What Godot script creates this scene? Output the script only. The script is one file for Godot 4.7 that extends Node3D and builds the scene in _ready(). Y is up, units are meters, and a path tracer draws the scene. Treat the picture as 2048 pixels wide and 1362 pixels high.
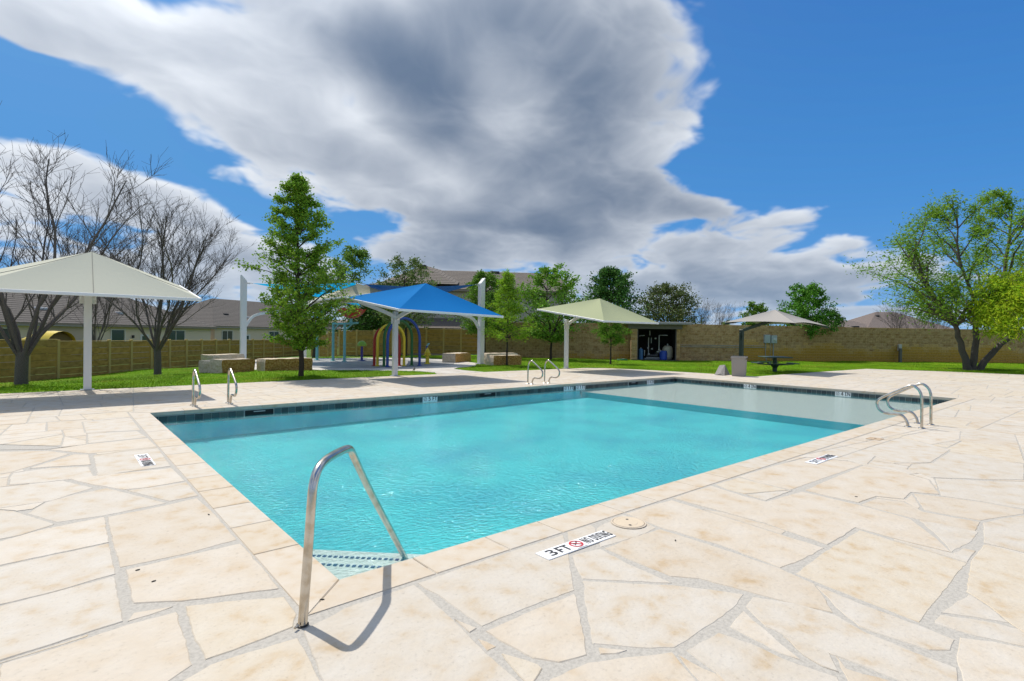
extends Node3D
# A neighbourhood swimming pool on a flagstone deck, with shade canopies, a splash pad, lawn, trees, fences and houses. Metres, y up.

var rng := RandomNumberGenerator.new()
var used := {}
var mats := {}

# ---------------------------------------------------------------- naming and bookkeeping
func numbered(called: String) -> String:
	if not used.has(called):
		used[called] = 0
		return called
	used[called] += 1
	return "%s_%03d" % [called, used[called]]

func thing(called: String, label: String, category: String, at := Vector3.ZERO, turn := 0.0, group := "") -> Node3D:
	var o := Node3D.new()
	o.name = numbered(called)
	add_child(o, true)
	o.position = at
	o.rotation.y = turn
	tag(o, label, category, group)
	return o

func tag(o: Node, label: String, category: String, group := "") -> void:
	o.set_meta("label", label)
	o.set_meta("category", category)
	if group != "":
		o.set_meta("group", group)

func structure(called: String) -> Node3D:
	var o := Node3D.new()
	o.name = numbered(called)
	add_child(o, true)
	o.set_meta("kind", "structure")
	return o

func put(called: String, m: Mesh, mat: Material, parent: Node = self) -> MeshInstance3D:
	var o := MeshInstance3D.new()
	var n := called
	var k := 0
	while parent.has_node(NodePath(n)):
		k += 1
		n = "%s_%03d" % [called, k]
	o.name = n
	o.mesh = m
	o.material_override = mat
	parent.add_child(o, true)
	return o

var part_count := {}
func piece(called: String, m: Mesh, mat: Material, parent: Node) -> MeshInstance3D:
	# like put, but counts by itself (fast for hundreds of alike pieces)
	var o := MeshInstance3D.new()
	var key := str(parent.get_instance_id()) + called
	var k: int = part_count.get(key, 0)
	part_count[key] = k + 1
	o.name = called if k == 0 else "%s_%03d" % [called, k]
	o.mesh = m
	o.material_override = mat
	parent.add_child(o, true)
	return o

# ---------------------------------------------------------------- materials
func lin(r: float, g: float, b: float) -> Color:
	return Color(r, g, b).linear_to_srgb()

func paint(key: String, c: Color, rough := 0.7, metal := 0.0) -> StandardMaterial3D:
	if mats.has(key):
		return mats[key]
	var m := StandardMaterial3D.new()
	m.resource_name = key
	m.albedo_color = c
	m.roughness = rough
	m.metallic = metal
	mats[key] = m
	return m

func noise_tex(seed_: int, freq: float, stops: Array, size := 512, octaves := 5, kind := FastNoiseLite.TYPE_SIMPLEX_SMOOTH, warp := 0.0) -> NoiseTexture2D:
	var n := FastNoiseLite.new()
	n.seed = seed_
	n.noise_type = kind
	n.frequency = freq
	n.fractal_octaves = octaves
	if warp > 0.0:
		n.domain_warp_enabled = true
		n.domain_warp_amplitude = warp
		n.domain_warp_frequency = freq * 1.5
	var t := NoiseTexture2D.new()
	t.width = size
	t.height = size
	t.seamless = true
	t.noise = n
	if stops.size() > 0:
		var g := Gradient.new()
		g.offsets = PackedFloat32Array()
		g.colors = PackedColorArray()
		var off := PackedFloat32Array()
		var col := PackedColorArray()
		for s in stops:
			off.append(s[0])
			col.append(s[1])
		g.offsets = off
		g.colors = col
		t.color_ramp = g
	return t

func bump_tex(seed_: int, freq: float, strength := 4.0, size := 512, octaves := 4) -> NoiseTexture2D:
	var t := noise_tex(seed_, freq, [], size, octaves)
	t.as_normal_map = true
	t.bump_strength = strength
	return t

func gray(v: float) -> Color:
	return Color(v, v, v)

func surfaced(key: String, tint: Color, tex: Texture2D, scale: float, rough := 0.85, bump: Texture2D = null, bump_scale := 1.0, world := true) -> StandardMaterial3D:
	var m := StandardMaterial3D.new()
	m.resource_name = key
	m.albedo_color = tint
	m.albedo_texture = tex
	m.roughness = rough
	m.uv1_triplanar = true
	m.uv1_world_triplanar = world
	m.uv1_scale = Vector3.ONE * scale
	if bump:
		m.normal_enabled = true
		m.normal_texture = bump
		m.normal_scale = bump_scale
	mats[key] = m
	return m

# ---------------------------------------------------------------- mesh building
func begin() -> SurfaceTool:
	var st := SurfaceTool.new()
	st.begin(Mesh.PRIMITIVE_TRIANGLES)
	st.set_smooth_group(-1)
	return st

func done(st: SurfaceTool) -> ArrayMesh:
	st.generate_normals()
	return st.commit()

func tri(st: SurfaceTool, a: Vector3, b: Vector3, c: Vector3, inside: Vector3) -> void:
	var n := (a - c).cross(a - b)
	if n.dot((a + b + c) / 3.0 - inside) < 0.0:
		st.add_vertex(a); st.add_vertex(c); st.add_vertex(b)
	else:
		st.add_vertex(a); st.add_vertex(b); st.add_vertex(c)

func quad(st: SurfaceTool, a: Vector3, b: Vector3, c: Vector3, d: Vector3, inside: Vector3) -> void:
	tri(st, a, b, c, inside)
	tri(st, a, c, d, inside)

# chamfered box: centre, size, turn
func bx(st: SurfaceTool, c: Vector3, s: Vector3, basis := Basis.IDENTITY, ch := 0.0) -> void:
	var h := s * 0.5
	if ch <= 0.0:
		var p := []
		for i in 8:
			p.append(c + basis * Vector3(h.x * (1 if i & 1 else -1), h.y * (1 if i & 2 else -1), h.z * (1 if i & 4 else -1)))
		quad(st, p[0], p[1], p[3], p[2], c)
		quad(st, p[4], p[5], p[7], p[6], c)
		quad(st, p[0], p[1], p[5], p[4], c)
		quad(st, p[2], p[3], p[7], p[6], c)
		quad(st, p[0], p[2], p[6], p[4], c)
		quad(st, p[1], p[3], p[7], p[5], c)
		return
	var v := func(x: float, y: float, z: float) -> Vector3: return c + basis * Vector3(x, y, z)
	var i := h - Vector3.ONE * ch
	for s1 in [-1.0, 1.0]:
		quad(st, v.call(s1 * h.x, -i.y, -i.z), v.call(s1 * h.x, i.y, -i.z), v.call(s1 * h.x, i.y, i.z), v.call(s1 * h.x, -i.y, i.z), c)
		quad(st, v.call(-i.x, s1 * h.y, -i.z), v.call(i.x, s1 * h.y, -i.z), v.call(i.x, s1 * h.y, i.z), v.call(-i.x, s1 * h.y, i.z), c)
		quad(st, v.call(-i.x, -i.y, s1 * h.z), v.call(i.x, -i.y, s1 * h.z), v.call(i.x, i.y, s1 * h.z), v.call(-i.x, i.y, s1 * h.z), c)
		for s2 in [-1.0, 1.0]:
			quad(st, v.call(s1 * h.x, s2 * i.y, -i.z), v.call(s1 * h.x, s2 * i.y, i.z), v.call(s1 * i.x, s2 * h.y, i.z), v.call(s1 * i.x, s2 * h.y, -i.z), c)
			quad(st, v.call(-i.x, s1 * h.y, s2 * i.z), v.call(i.x, s1 * h.y, s2 * i.z), v.call(i.x, s1 * i.y, s2 * h.z), v.call(-i.x, s1 * i.y, s2 * h.z), c)
			quad(st, v.call(s1 * h.x, -i.y, s2 * i.z), v.call(s1 * h.x, i.y, s2 * i.z), v.call(s1 * i.x, i.y, s2 * h.z), v.call(s1 * i.x, -i.y, s2 * h.z), c)
			for s3 in [-1.0, 1.0]:
				tri(st, v.call(s1 * h.x, s2 * i.y, s3 * i.z), v.call(s1 * i.x, s2 * h.y, s3 * i.z), v.call(s1 * i.x, s2 * i.y, s3 * h.z), c)

func box_mesh(c: Vector3, s: Vector3, basis := Basis.IDENTITY, ch := 0.0) -> ArrayMesh:
	var st := begin()
	bx(st, c, s, basis, ch)
	return done(st)

# a bar of rectangular section between two points
func bar(st: SurfaceTool, a: Vector3, b: Vector3, w: float, t: float, ch := 0.0) -> void:
	var d := (b - a)
	var l := d.length()
	var zb := d / l
	var up := Vector3.UP if absf(zb.y) < 0.95 else Vector3.RIGHT
	var xb := up.cross(zb).normalized()
	bx(st, (a + b) * 0.5, Vector3(w, t, l), Basis(xb, zb.cross(xb), zb), ch)

# round tube along points with radius per point; own smooth normals
func tube(st: SurfaceTool, pts: PackedVector3Array, radii: PackedFloat32Array, sides := 10, cap := true) -> void:
	var n := pts.size()
	var rings := []
	var last := Vector3.ZERO
	for i in n:
		var d := (pts[mini(i + 1, n - 1)] - pts[maxi(i - 1, 0)]).normalized()
		var x: Vector3
		if i == 0:
			x = d.cross(Vector3.UP if absf(d.y) < 0.9 else Vector3.RIGHT).normalized()
		else:
			x = (last - d * last.dot(d)).normalized()
		last = x
		var y := d.cross(x)
		var ring := []
		for k in sides:
			var a := TAU * k / sides
			ring.append(x * cos(a) + y * sin(a))
		rings.append(ring)
	for i in n - 1:
		for k in sides:
			var k2 := (k + 1) % sides
			var n00: Vector3 = rings[i][k]
			var n01: Vector3 = rings[i][k2]
			var n10: Vector3 = rings[i + 1][k]
			var n11: Vector3 = rings[i + 1][k2]
			var p00 := pts[i] + n00 * radii[i]
			var p01 := pts[i] + n01 * radii[i]
			var p10 := pts[i + 1] + n10 * radii[i + 1]
			var p11 := pts[i + 1] + n11 * radii[i + 1]
			st.set_normal(n00); st.add_vertex(p00)
			st.set_normal(n10); st.add_vertex(p10)
			st.set_normal(n11); st.add_vertex(p11)
			st.set_normal(n00); st.add_vertex(p00)
			st.set_normal(n11); st.add_vertex(p11)
			st.set_normal(n01); st.add_vertex(p01)
	if cap:
		for e in [0, n - 1]:
			var d := (pts[e] - pts[1 if e == 0 else n - 2]).normalized()
			for k in sides:
				st.set_normal(d)
				var a: Vector3 = pts[e] + rings[e][k] * radii[e]
				var b: Vector3 = pts[e] + rings[e][(k + 1) % sides] * radii[e]
				if e == 0:
					st.add_vertex(pts[e]); st.add_vertex(a); st.add_vertex(b)
				else:
					st.add_vertex(pts[e]); st.add_vertex(b); st.add_vertex(a)

func pipe_mesh(points: Array, r: float, sides := 12) -> ArrayMesh:
	var st := SurfaceTool.new()
	st.begin(Mesh.PRIMITIVE_TRIANGLES)
	var p := PackedVector3Array(points)
	var rr := PackedFloat32Array()
	rr.resize(p.size())
	rr.fill(r)
	tube(st, p, rr, sides)
	return st.commit()

# smooth a polyline by Catmull-Rom
func smooth(points: Array, per := 6) -> Array:
	var out := []
	var n := points.size()
	for i in n - 1:
		var p0: Vector3 = points[maxi(i - 1, 0)]
		var p1: Vector3 = points[i]
		var p2: Vector3 = points[i + 1]
		var p3: Vector3 = points[mini(i + 2, n - 1)]
		for k in per:
			out.append(p1.cubic_interpolate(p2, p0, p3, float(k) / per))
	out.append(points[n - 1])
	return out

# turned shape: list of (radius, height)
func lathe(st: SurfaceTool, prof: Array, c: Vector3, sides := 20) -> void:
	for i in prof.size() - 1:
		var a: Vector2 = prof[i]
		var b: Vector2 = prof[i + 1]
		var nn := Vector2(b.y - a.y, a.x - b.x).normalized()
		for k in sides:
			var t0 := TAU * k / sides
			var t1 := TAU * (k + 1) / sides
			var e0 := Vector3(cos(t0), 0, sin(t0))
			var e1 := Vector3(cos(t1), 0, sin(t1))
			var n0 := e0 * nn.x + Vector3.UP * nn.y
			var n1 := e1 * nn.x + Vector3.UP * nn.y
			var p := [c + e0 * a.x + Vector3.UP * a.y, c + e1 * a.x + Vector3.UP * a.y, c + e1 * b.x + Vector3.UP * b.y, c + e0 * b.x + Vector3.UP * b.y]
			for q in [[0, n0], [2, n1], [3, n0], [0, n0], [1, n1], [2, n1]]:
				st.set_normal(q[1])
				st.add_vertex(p[q[0]])

func lathe_mesh(prof: Array, c := Vector3.ZERO, sides := 20) -> ArrayMesh:
	var st := SurfaceTool.new()
	st.begin(Mesh.PRIMITIVE_TRIANGLES)
	lathe(st, prof, c, sides)
	return st.commit()

# flat slab of any outline (x, z): top at y, rim rounded off by `bevel`, sides down to y - thick
func slab(st: SurfaceTool, poly: PackedVector2Array, y: float, thick: float, bevel: float) -> void:
	var n := poly.size()
	var area := 0.0
	for i in n:
		area += poly[i].cross(poly[(i + 1) % n])
	var sgn := 1.0 if area > 0.0 else -1.0
	var inner := PackedVector2Array()
	for i in n:
		var e0 := (poly[i] - poly[(i + n - 1) % n]).normalized()
		var e1 := (poly[(i + 1) % n] - poly[i]).normalized()
		var m := Vector2(-(e0.y + e1.y), e0.x + e1.x)
		m = m.normalized() * sgn
		inner.append(poly[i] + m * bevel)
	var t := Geometry2D.triangulate_polygon(inner)
	if t.size() == 0:
		inner = poly
		t = Geometry2D.triangulate_polygon(poly)
	for i in range(0, t.size(), 3):
		var a := inner[t[i]]
		var b := inner[t[i + 1]]
		var c := inner[t[i + 2]]
		tri(st, Vector3(a.x, y, a.y), Vector3(b.x, y, b.y), Vector3(c.x, y, c.y), Vector3(a.x, y - 1.0, a.y))
	for i in n:
		var j := (i + 1) % n
		var mid := (poly[i] + poly[j]) * 0.5
		var ed := (poly[j] - poly[i]).normalized()
		var ins := mid + Vector2(-ed.y, ed.x) * sgn * 0.5
		var inside := Vector3(ins.x, y - 0.5, ins.y)
		var a0 := Vector3(inner[i].x, y, inner[i].y)
		var b0 := Vector3(inner[j].x, y, inner[j].y)
		var a1 := Vector3(poly[i].x, y - bevel * 0.8, poly[i].y)
		var b1 := Vector3(poly[j].x, y - bevel * 0.8, poly[j].y)
		quad(st, a0, b0, b1, a1, inside)
		quad(st, a1, b1, b1 - Vector3.UP * thick, a1 - Vector3.UP * thick, inside)

func slab_mesh(poly: PackedVector2Array, y: float, thick: float, bevel: float) -> ArrayMesh:
	var st := begin()
	slab(st, poly, y, thick, bevel)
	return done(st)

# a stone's outline: edges broken into short steps that wander a little, corners knocked off
func rough_outline(poly: PackedVector2Array, step: float, wander: float, n: FastNoiseLite) -> PackedVector2Array:
	var out := PackedVector2Array()
	var k := poly.size()
	for i in k:
		var a := poly[i]
		var b := poly[(i + 1) % k]
		var l := a.distance_to(b)
		var m := maxi(1, int(l / step))
		var side := (b - a).orthogonal().normalized()
		for j in m:
			var t := float(j) / m
			var p := a.lerp(b, t)
			var w := wander * (0.35 if j == 0 else 1.0)
			out.append(p + side * n.get_noise_2d(p.x * 9.0 + i * 3.1, p.y * 9.0) * w + Vector2(n.get_noise_2d(p.y * 31.0, p.x * 31.0), n.get_noise_2d(p.x * 27.0, p.y * 29.0)) * wander * 0.35)
	return out

func letters(text: String, height: float, mat: Material, parent: Node, at: Vector3, basis: Basis, wide := 1.0, called := "lettering") -> MeshInstance3D:
	var t := TextMesh.new()
	var f := SystemFont.new()
	f.font_names = PackedStringArray(["Droid Sans"])
	f.font_weight = 700
	t.font = f
	t.text = text
	t.font_size = 64
	t.pixel_size = height / 46.0
	t.depth = 0.002
	var o := put(called, t, mat, parent)
	o.transform = Transform3D(basis.scaled_local(Vector3(wide, 1, 1)), at)
	return o

# ---------------------------------------------------------------- sky
# patches of cloud: azimuth, elevation (degrees), half-sizes, slant, how much cloud, how thick and dark
const CLOUDS := [
	[74.4, 22.6, 12.3, 9.7, 0.975, -0.220, -2.20, -0.30],
	[70.0, 15.7, 9.7, 3.2, 0.991, -0.133, -1.60, -0.20],
	[81.0, 10.1, 4.9, 3.5, 0.992, -0.130, -1.60, 0.00],
	[45.7, 24.9, 9.5, 8.6, 1.000, -0.025, 1.10, 0.30],
	[47.8, 23.5, 6.3, 5.3, 0.978, -0.210, 0.20, 0.75],
	[42.9, 29.5, 6.4, 2.8, 0.983, -0.184, 0.30, 0.45],
	[52.8, 29.4, 4.1, 3.9, 0.996, -0.085, 0.70, 0.35],
	[32.5, 22.6, 9.9, 2.8, 0.823, -0.567, 1.00, 0.85],
	[24.3, 27.5, 11.4, 2.4, 0.967, -0.254, 0.80, 0.45],
	[37.6, 30.2, 7.9, 3.1, 1.000, 0.030, 0.60, 0.30],
	[38.0, 20.6, 3.7, 3.7, 0.878, -0.479, 0.20, -0.55],
	[38.7, 26.6, 3.2, 2.5, 1.000, 0.021, 0.10, -0.25],
	[26.4, 16.9, 12.1, 2.1, 0.904, -0.428, 0.20, -0.30],
	[12.1, 21.5, 12.6, 2.2, 0.934, -0.357, 0.75, -0.10],
	[1.2, 22.5, 8.0, 2.8, 1.000, -0.020, 0.75, 0.12],
	[6.3, 14.3, 10.0, 2.1, 0.927, -0.374, -1.35, -0.10],
	[-2.1, 17.7, 3.3, 1.3, 0.995, 0.100, -0.90, 0.00],
	[7.9, 9.8, 12.2, 3.1, 0.934, -0.358, 1.00, -0.12],
	[13.3, 26.1, 8.6, 2.8, 0.990, -0.139, 0.70, 0.10],
	[21.0, 16.4, 12.4, 3.9, 0.915, -0.405, 0.70, 0.08],
	[54.1, 14.4, 7.0, 2.7, 0.983, -0.185, 0.80, 0.62],
	[41.1, 11.1, 6.9, 2.0, 0.997, -0.077, 0.80, 0.60],
	[51.0, 17.9, 6.7, 2.8, 0.999, -0.043, 0.60, -0.12],
	[58.4, 20.4, 3.4, 2.0, 0.996, -0.094, 0.90, 0.00],
	[59.6, 7.3, 19.9, 3.0, 1.000, -0.030, 0.75, 0.25],
	[70.5, 10.2, 5.6, 2.2, 0.996, -0.086, 1.00, 0.00],
	[48.5, 12.6, 5.7, 2.5, 1.000, -0.018, 0.60, -0.15],
	[17.0, 5.1, 14.4, 2.2, 0.999, 0.053, 0.50, 0.22],
	[24.5, 11.4, 3.7, 1.5, 0.998, 0.068, -0.50, 0.00],
	[45.9, 11.7, 2.4, 1.3, 1.000, -0.006, -0.80, 0.00],
	[14.2, 20.5, 3.1, 0.8, 0.905, -0.425, -0.60, 0.00],
	[9.7, 21.8, 2.4, 0.7, 0.953, -0.305, -0.50, 0.00],
	[26.4, 19.2, 2.0, 0.8, 0.996, 0.089, -0.50, 0.00],
	[31.1, 9.8, 6.2, 2.0, 0.953, -0.304, 0.50, 0.35],
	[66.9, 4.2, 17.0, 1.4, 1.000, -0.021, 0.50, 0.30],
]
var n_big := FastNoiseLite.new()
var n_fine := FastNoiseLite.new()
var n_warp := FastNoiseLite.new()

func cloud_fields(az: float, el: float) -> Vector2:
	var c := 0.26 - 0.22 * exp(-pow((az if az < 180.0 else az - 360.0) / 60.0 - 0.66, 2.0) - pow((el - 12.0) / 24.0, 2.0))  # denser cloud outside the view, added to brighten the shadows
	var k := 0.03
	for b in CLOUDS:
		var da: float = az - b[0]
		if da > 180.0: da -= 360.0
		elif da < -180.0: da += 360.0
		var de: float = el - b[1]
		var x: float = (da * b[4] + de * b[5]) / b[2]
		var y: float = (-da * b[5] + de * b[4]) / b[3]
		var q := x * x + y * y
		if q < 9.0:
			var g := exp(-q * 0.7)
			c += b[6] * g
			k += b[7] * g
	return Vector2(c, k)

func sky_rows(az0: float, az1: float, w: int, el0: float, el1: float, h: int) -> Image:
	# colours of the sky from azimuth az0 to az1 and elevation el1 (top) down to el0
	var gw := w / 8 + 2
	var gh := h / 8 + 2
	var grid := PackedVector2Array()
	grid.resize(gw * gh)
	for j in gh:
		var el := el1 + (el0 - el1) * (j * 8.0 / h)
		for i in gw:
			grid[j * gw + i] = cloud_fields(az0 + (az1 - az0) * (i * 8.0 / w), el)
	var sa := PackedFloat32Array()
	var ca := PackedFloat32Array()
	for i in w:
		var a := deg_to_rad(az0 + (az1 - az0) * (i + 0.5) / w)
		sa.append(sin(a))
		ca.append(-cos(a))
	var data := PackedByteArray()
	data.resize(w * h * 3)
	var at := 0
	for j in h:
		var e := deg_to_rad(el1 + (el0 - el1) * (j + 0.5) / h)
		var y := sin(e)
		var r := cos(e)
		var up := clampf(y, 0.0, 1.0)
		var far := 1.0 / (up + 0.16)
		var gj := j / 8
		var fj := (j % 8) / 8.0
		# clear air: pale near the horizon, deep overhead
		var t := pow(1.0 - up, 5.0)
		var t2 := clampf(up * 1.9, 0.0, 1.0)
		var br := lerpf(0.075, 0.017, t2) + 0.24 * pow(1.0 - up, 14.0)
		var bg := lerpf(0.335, 0.150, t2) + 0.19 * pow(1.0 - up, 14.0)
		var bb := lerpf(0.730, 0.530, t2) + 0.06 * t
		var haze := pow(1.0 - up, 18.0)
		for i in w:
			var gi := i / 8
			var fi := (i % 8) / 8.0
			var o := gj * gw + gi
			var f := grid[o].lerp(grid[o + 1], fi).lerp(grid[o + gw].lerp(grid[o + gw + 1], fi), fj)
			var px := sa[i] * r * far
			var pz := ca[i] * r * far
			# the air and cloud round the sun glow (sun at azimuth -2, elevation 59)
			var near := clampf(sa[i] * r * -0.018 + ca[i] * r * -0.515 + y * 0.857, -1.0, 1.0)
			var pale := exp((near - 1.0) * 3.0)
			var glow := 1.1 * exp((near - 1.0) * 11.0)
			# cloud deck seen from below: drawn out along the wind
			var wx := n_warp.get_noise_2d(px, pz) * 0.10
			var qu := (px * 0.83 - pz * 0.56) * 0.80 + wx
			var qv := px * 0.56 + pz * 0.83 - wx
			var big := n_big.get_noise_2d(qu, qv)
			var puff := -0.52 - n_fine.get_noise_2d(qu, qv)
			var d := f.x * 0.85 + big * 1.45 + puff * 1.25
			# a second sample nearer the sun tells how much cloud the light has come through
			var sx := -px
			var sz := -0.51 - pz
			var sl := 0.10 / maxf(sqrt(sx * sx + sz * sz), 0.10)
			var ru := qu + (sx * 0.83 - sz * 0.56) * 0.80 * sl
			var rv := qv + (sx * 0.56 + sz * 0.83) * sl
			var d2 := f.x * 0.85 + n_big.get_noise_2d(ru, rv) * 1.45 + (-0.52 - n_fine.get_noise_2d(ru, rv)) * 1.25
			var cover := smoothstep(-0.04, 0.46, d)
			var tau := 0.04 * maxf(d, 0.0) + 0.46 * maxf(d2, 0.0) + 1.25 * maxf(f.y, 0.0) * maxf(0.25, 1.0 + 1.4 * big + 1.6 * puff)
			var lit := clampf(exp(-tau) * 1.14 - 0.06, 0.0, 1.0)
			var kr := lerpf(0.120, 0.80, lit)
			var kg := lerpf(0.180, 0.845, lit)
			var kb := lerpf(0.285, 0.91, lit)
			kr = lerpf(kr, 0.40, haze * 0.7)
			kg = lerpf(kg, 0.52, haze * 0.7)
			kb = lerpf(kb, 0.66, haze * 0.7)
			cover *= 1.0 - haze * 0.35
			# stored at half strength (the sky is drawn at twice), gamma by hand
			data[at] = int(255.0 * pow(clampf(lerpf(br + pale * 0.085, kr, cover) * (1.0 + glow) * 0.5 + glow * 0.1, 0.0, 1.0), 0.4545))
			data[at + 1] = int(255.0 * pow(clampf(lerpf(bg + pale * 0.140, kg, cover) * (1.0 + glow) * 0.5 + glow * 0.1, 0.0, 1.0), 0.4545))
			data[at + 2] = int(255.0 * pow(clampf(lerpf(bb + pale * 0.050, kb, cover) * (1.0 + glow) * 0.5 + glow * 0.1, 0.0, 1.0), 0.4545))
			at += 3
	return Image.create_from_data(w, h, false, Image.FORMAT_RGB8, data)

func make_sky() -> Sky:
	n_big.noise_type = FastNoiseLite.TYPE_SIMPLEX_SMOOTH
	n_big.seed = 11
	n_big.frequency = 1.0
	n_big.fractal_octaves = 6
	n_big.fractal_gain = 0.52
	n_fine.noise_type = FastNoiseLite.TYPE_CELLULAR
	n_fine.cellular_distance_function = FastNoiseLite.DISTANCE_EUCLIDEAN
	n_fine.cellular_return_type = FastNoiseLite.RETURN_DISTANCE
	n_fine.seed = 5
	n_fine.frequency = 3.4
	n_fine.fractal_type = FastNoiseLite.FRACTAL_FBM
	n_fine.fractal_octaves = 5
	n_fine.fractal_gain = 0.52
	n_warp.seed = 8
	n_warp.frequency = 1.6
	n_warp.fractal_octaves = 3
	var whole := Image.create(1024, 512, false, Image.FORMAT_RGB8)
	whole.fill(Color(0.40, 0.39, 0.35))
	whole.blit_rect(sky_rows(0, 360, 1024, 0, 90, 256), Rect2i(0, 0, 1024, 256), Vector2i.ZERO)
	whole.resize(4096, 2048, Image.INTERPOLATE_CUBIC)
	var step := 360.0 / 4096.0
	var fine := sky_rows(-96 * step, 1064 * step, 1160, 0, 416 * step, 416)
	whole.blit_rect(fine, Rect2i(96, 0, 1064, 416), Vector2i(0, 608))
	whole.blit_rect(fine, Rect2i(0, 0, 96, 416), Vector2i(4000, 608))
	var m := PanoramaSkyMaterial.new()
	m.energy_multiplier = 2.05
	m.panorama = ImageTexture.create_from_image(whole)
	var s := Sky.new()
	s.sky_material = m
	return s

# ---------------------------------------------------------------- the lie of the land
func fence_z(x: float) -> float:
	return -28.8 - 0.93 * (x + 1.3)

func ground(x: float, z: float) -> float:
	# the lawn falls away to the left-hand fence, is level elsewhere; gentle unevenness
	var y := -0.05
	if z < -15.0 and x < 12.0:
		var t := clampf((-15.2 - z) / (-15.0 - fence_z(x)), 0.0, 1.6)
		var drop := lerpf(-0.74, -0.34, clampf((x + 5.0) / 14.0, -0.3, 1.0))
		var side := 1.0 - smoothstep(2.0, 9.0, x + (z + 20.0) * 0.35)
		y += drop * smoothstep(0.0, 1.0, minf(t, 1.0)) * side + 0.10 * sin(clampf(t * 2.4, 0.0, 1.0) * PI) * (1.0 - smoothstep(4.0, 8.0, x))
	if z < -30.0:
		y -= 0.3 * smoothstep(0.0, 12.0, -30.0 - z)
	return y

func lawn_height(x: float, z: float) -> float:
	return ground(x, z) + 0.03 * sin(x * 0.9 + z * 0.4) * sin(z * 0.7 - x * 0.3) * smoothstep(15.3, 17.0, maxf(-z, x - 7.0))

func _ready() -> void:
	# ---------------- camera
	var cam := Camera3D.new()
	cam.name = "camera"
	add_child(cam, true)
	cam.transform = Transform3D(Basis(Vector3(0.76129, 0.01402, 0.64826), Vector3(-0.00441, 0.99986, -0.01644), Vector3(-0.64840, 0.00966, 0.76124)), Vector3(-1.42421, 1.62460, 3.39510))
	cam.fov = 64.756
	cam.near = 0.05
	cam.far = 900.0
	cam.current = true
	# ---------------- sky
	var env := Environment.new()
	env.background_mode = Environment.BG_SKY
	env.sky = make_sky()
	env.tonemap_mode = Environment.TONE_MAPPER_LINEAR
	env.tonemap_exposure = 1.0
	env.sdfgi_enabled = true
	env.ssao_enabled = true
	env.ssil_enabled = true
	var we := WorldEnvironment.new()
	we.name = "world_environment"
	we.environment = env
	add_child(we, true)
	# ---------------- sun: high, behind the far lawn, shadows fall towards the viewer
	var sun := DirectionalLight3D.new()
	sun.name = "sun"
	add_child(sun, true)
	sun.look_at_from_position(Vector3.ZERO, Vector3(0.035, -1.66, 1.0), Vector3.UP)
	sun.light_energy = 1.42
	sun.light_color = Color(1.0, 0.972, 0.93)
	sun.light_angular_distance = 0.5
	sun.shadow_enabled = true
	rng.seed = 7
	make_materials()
	make_ground()
	make_deck()
	make_pool()
	make_fences()
	make_masonry()
	make_houses()
	make_pump_house()
	make_trees()
	make_canopies()
	make_sails()
	make_splash_pad()
	make_boulders()
	make_rails()
	make_markers()
	make_small_things()
	make_grass()

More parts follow.
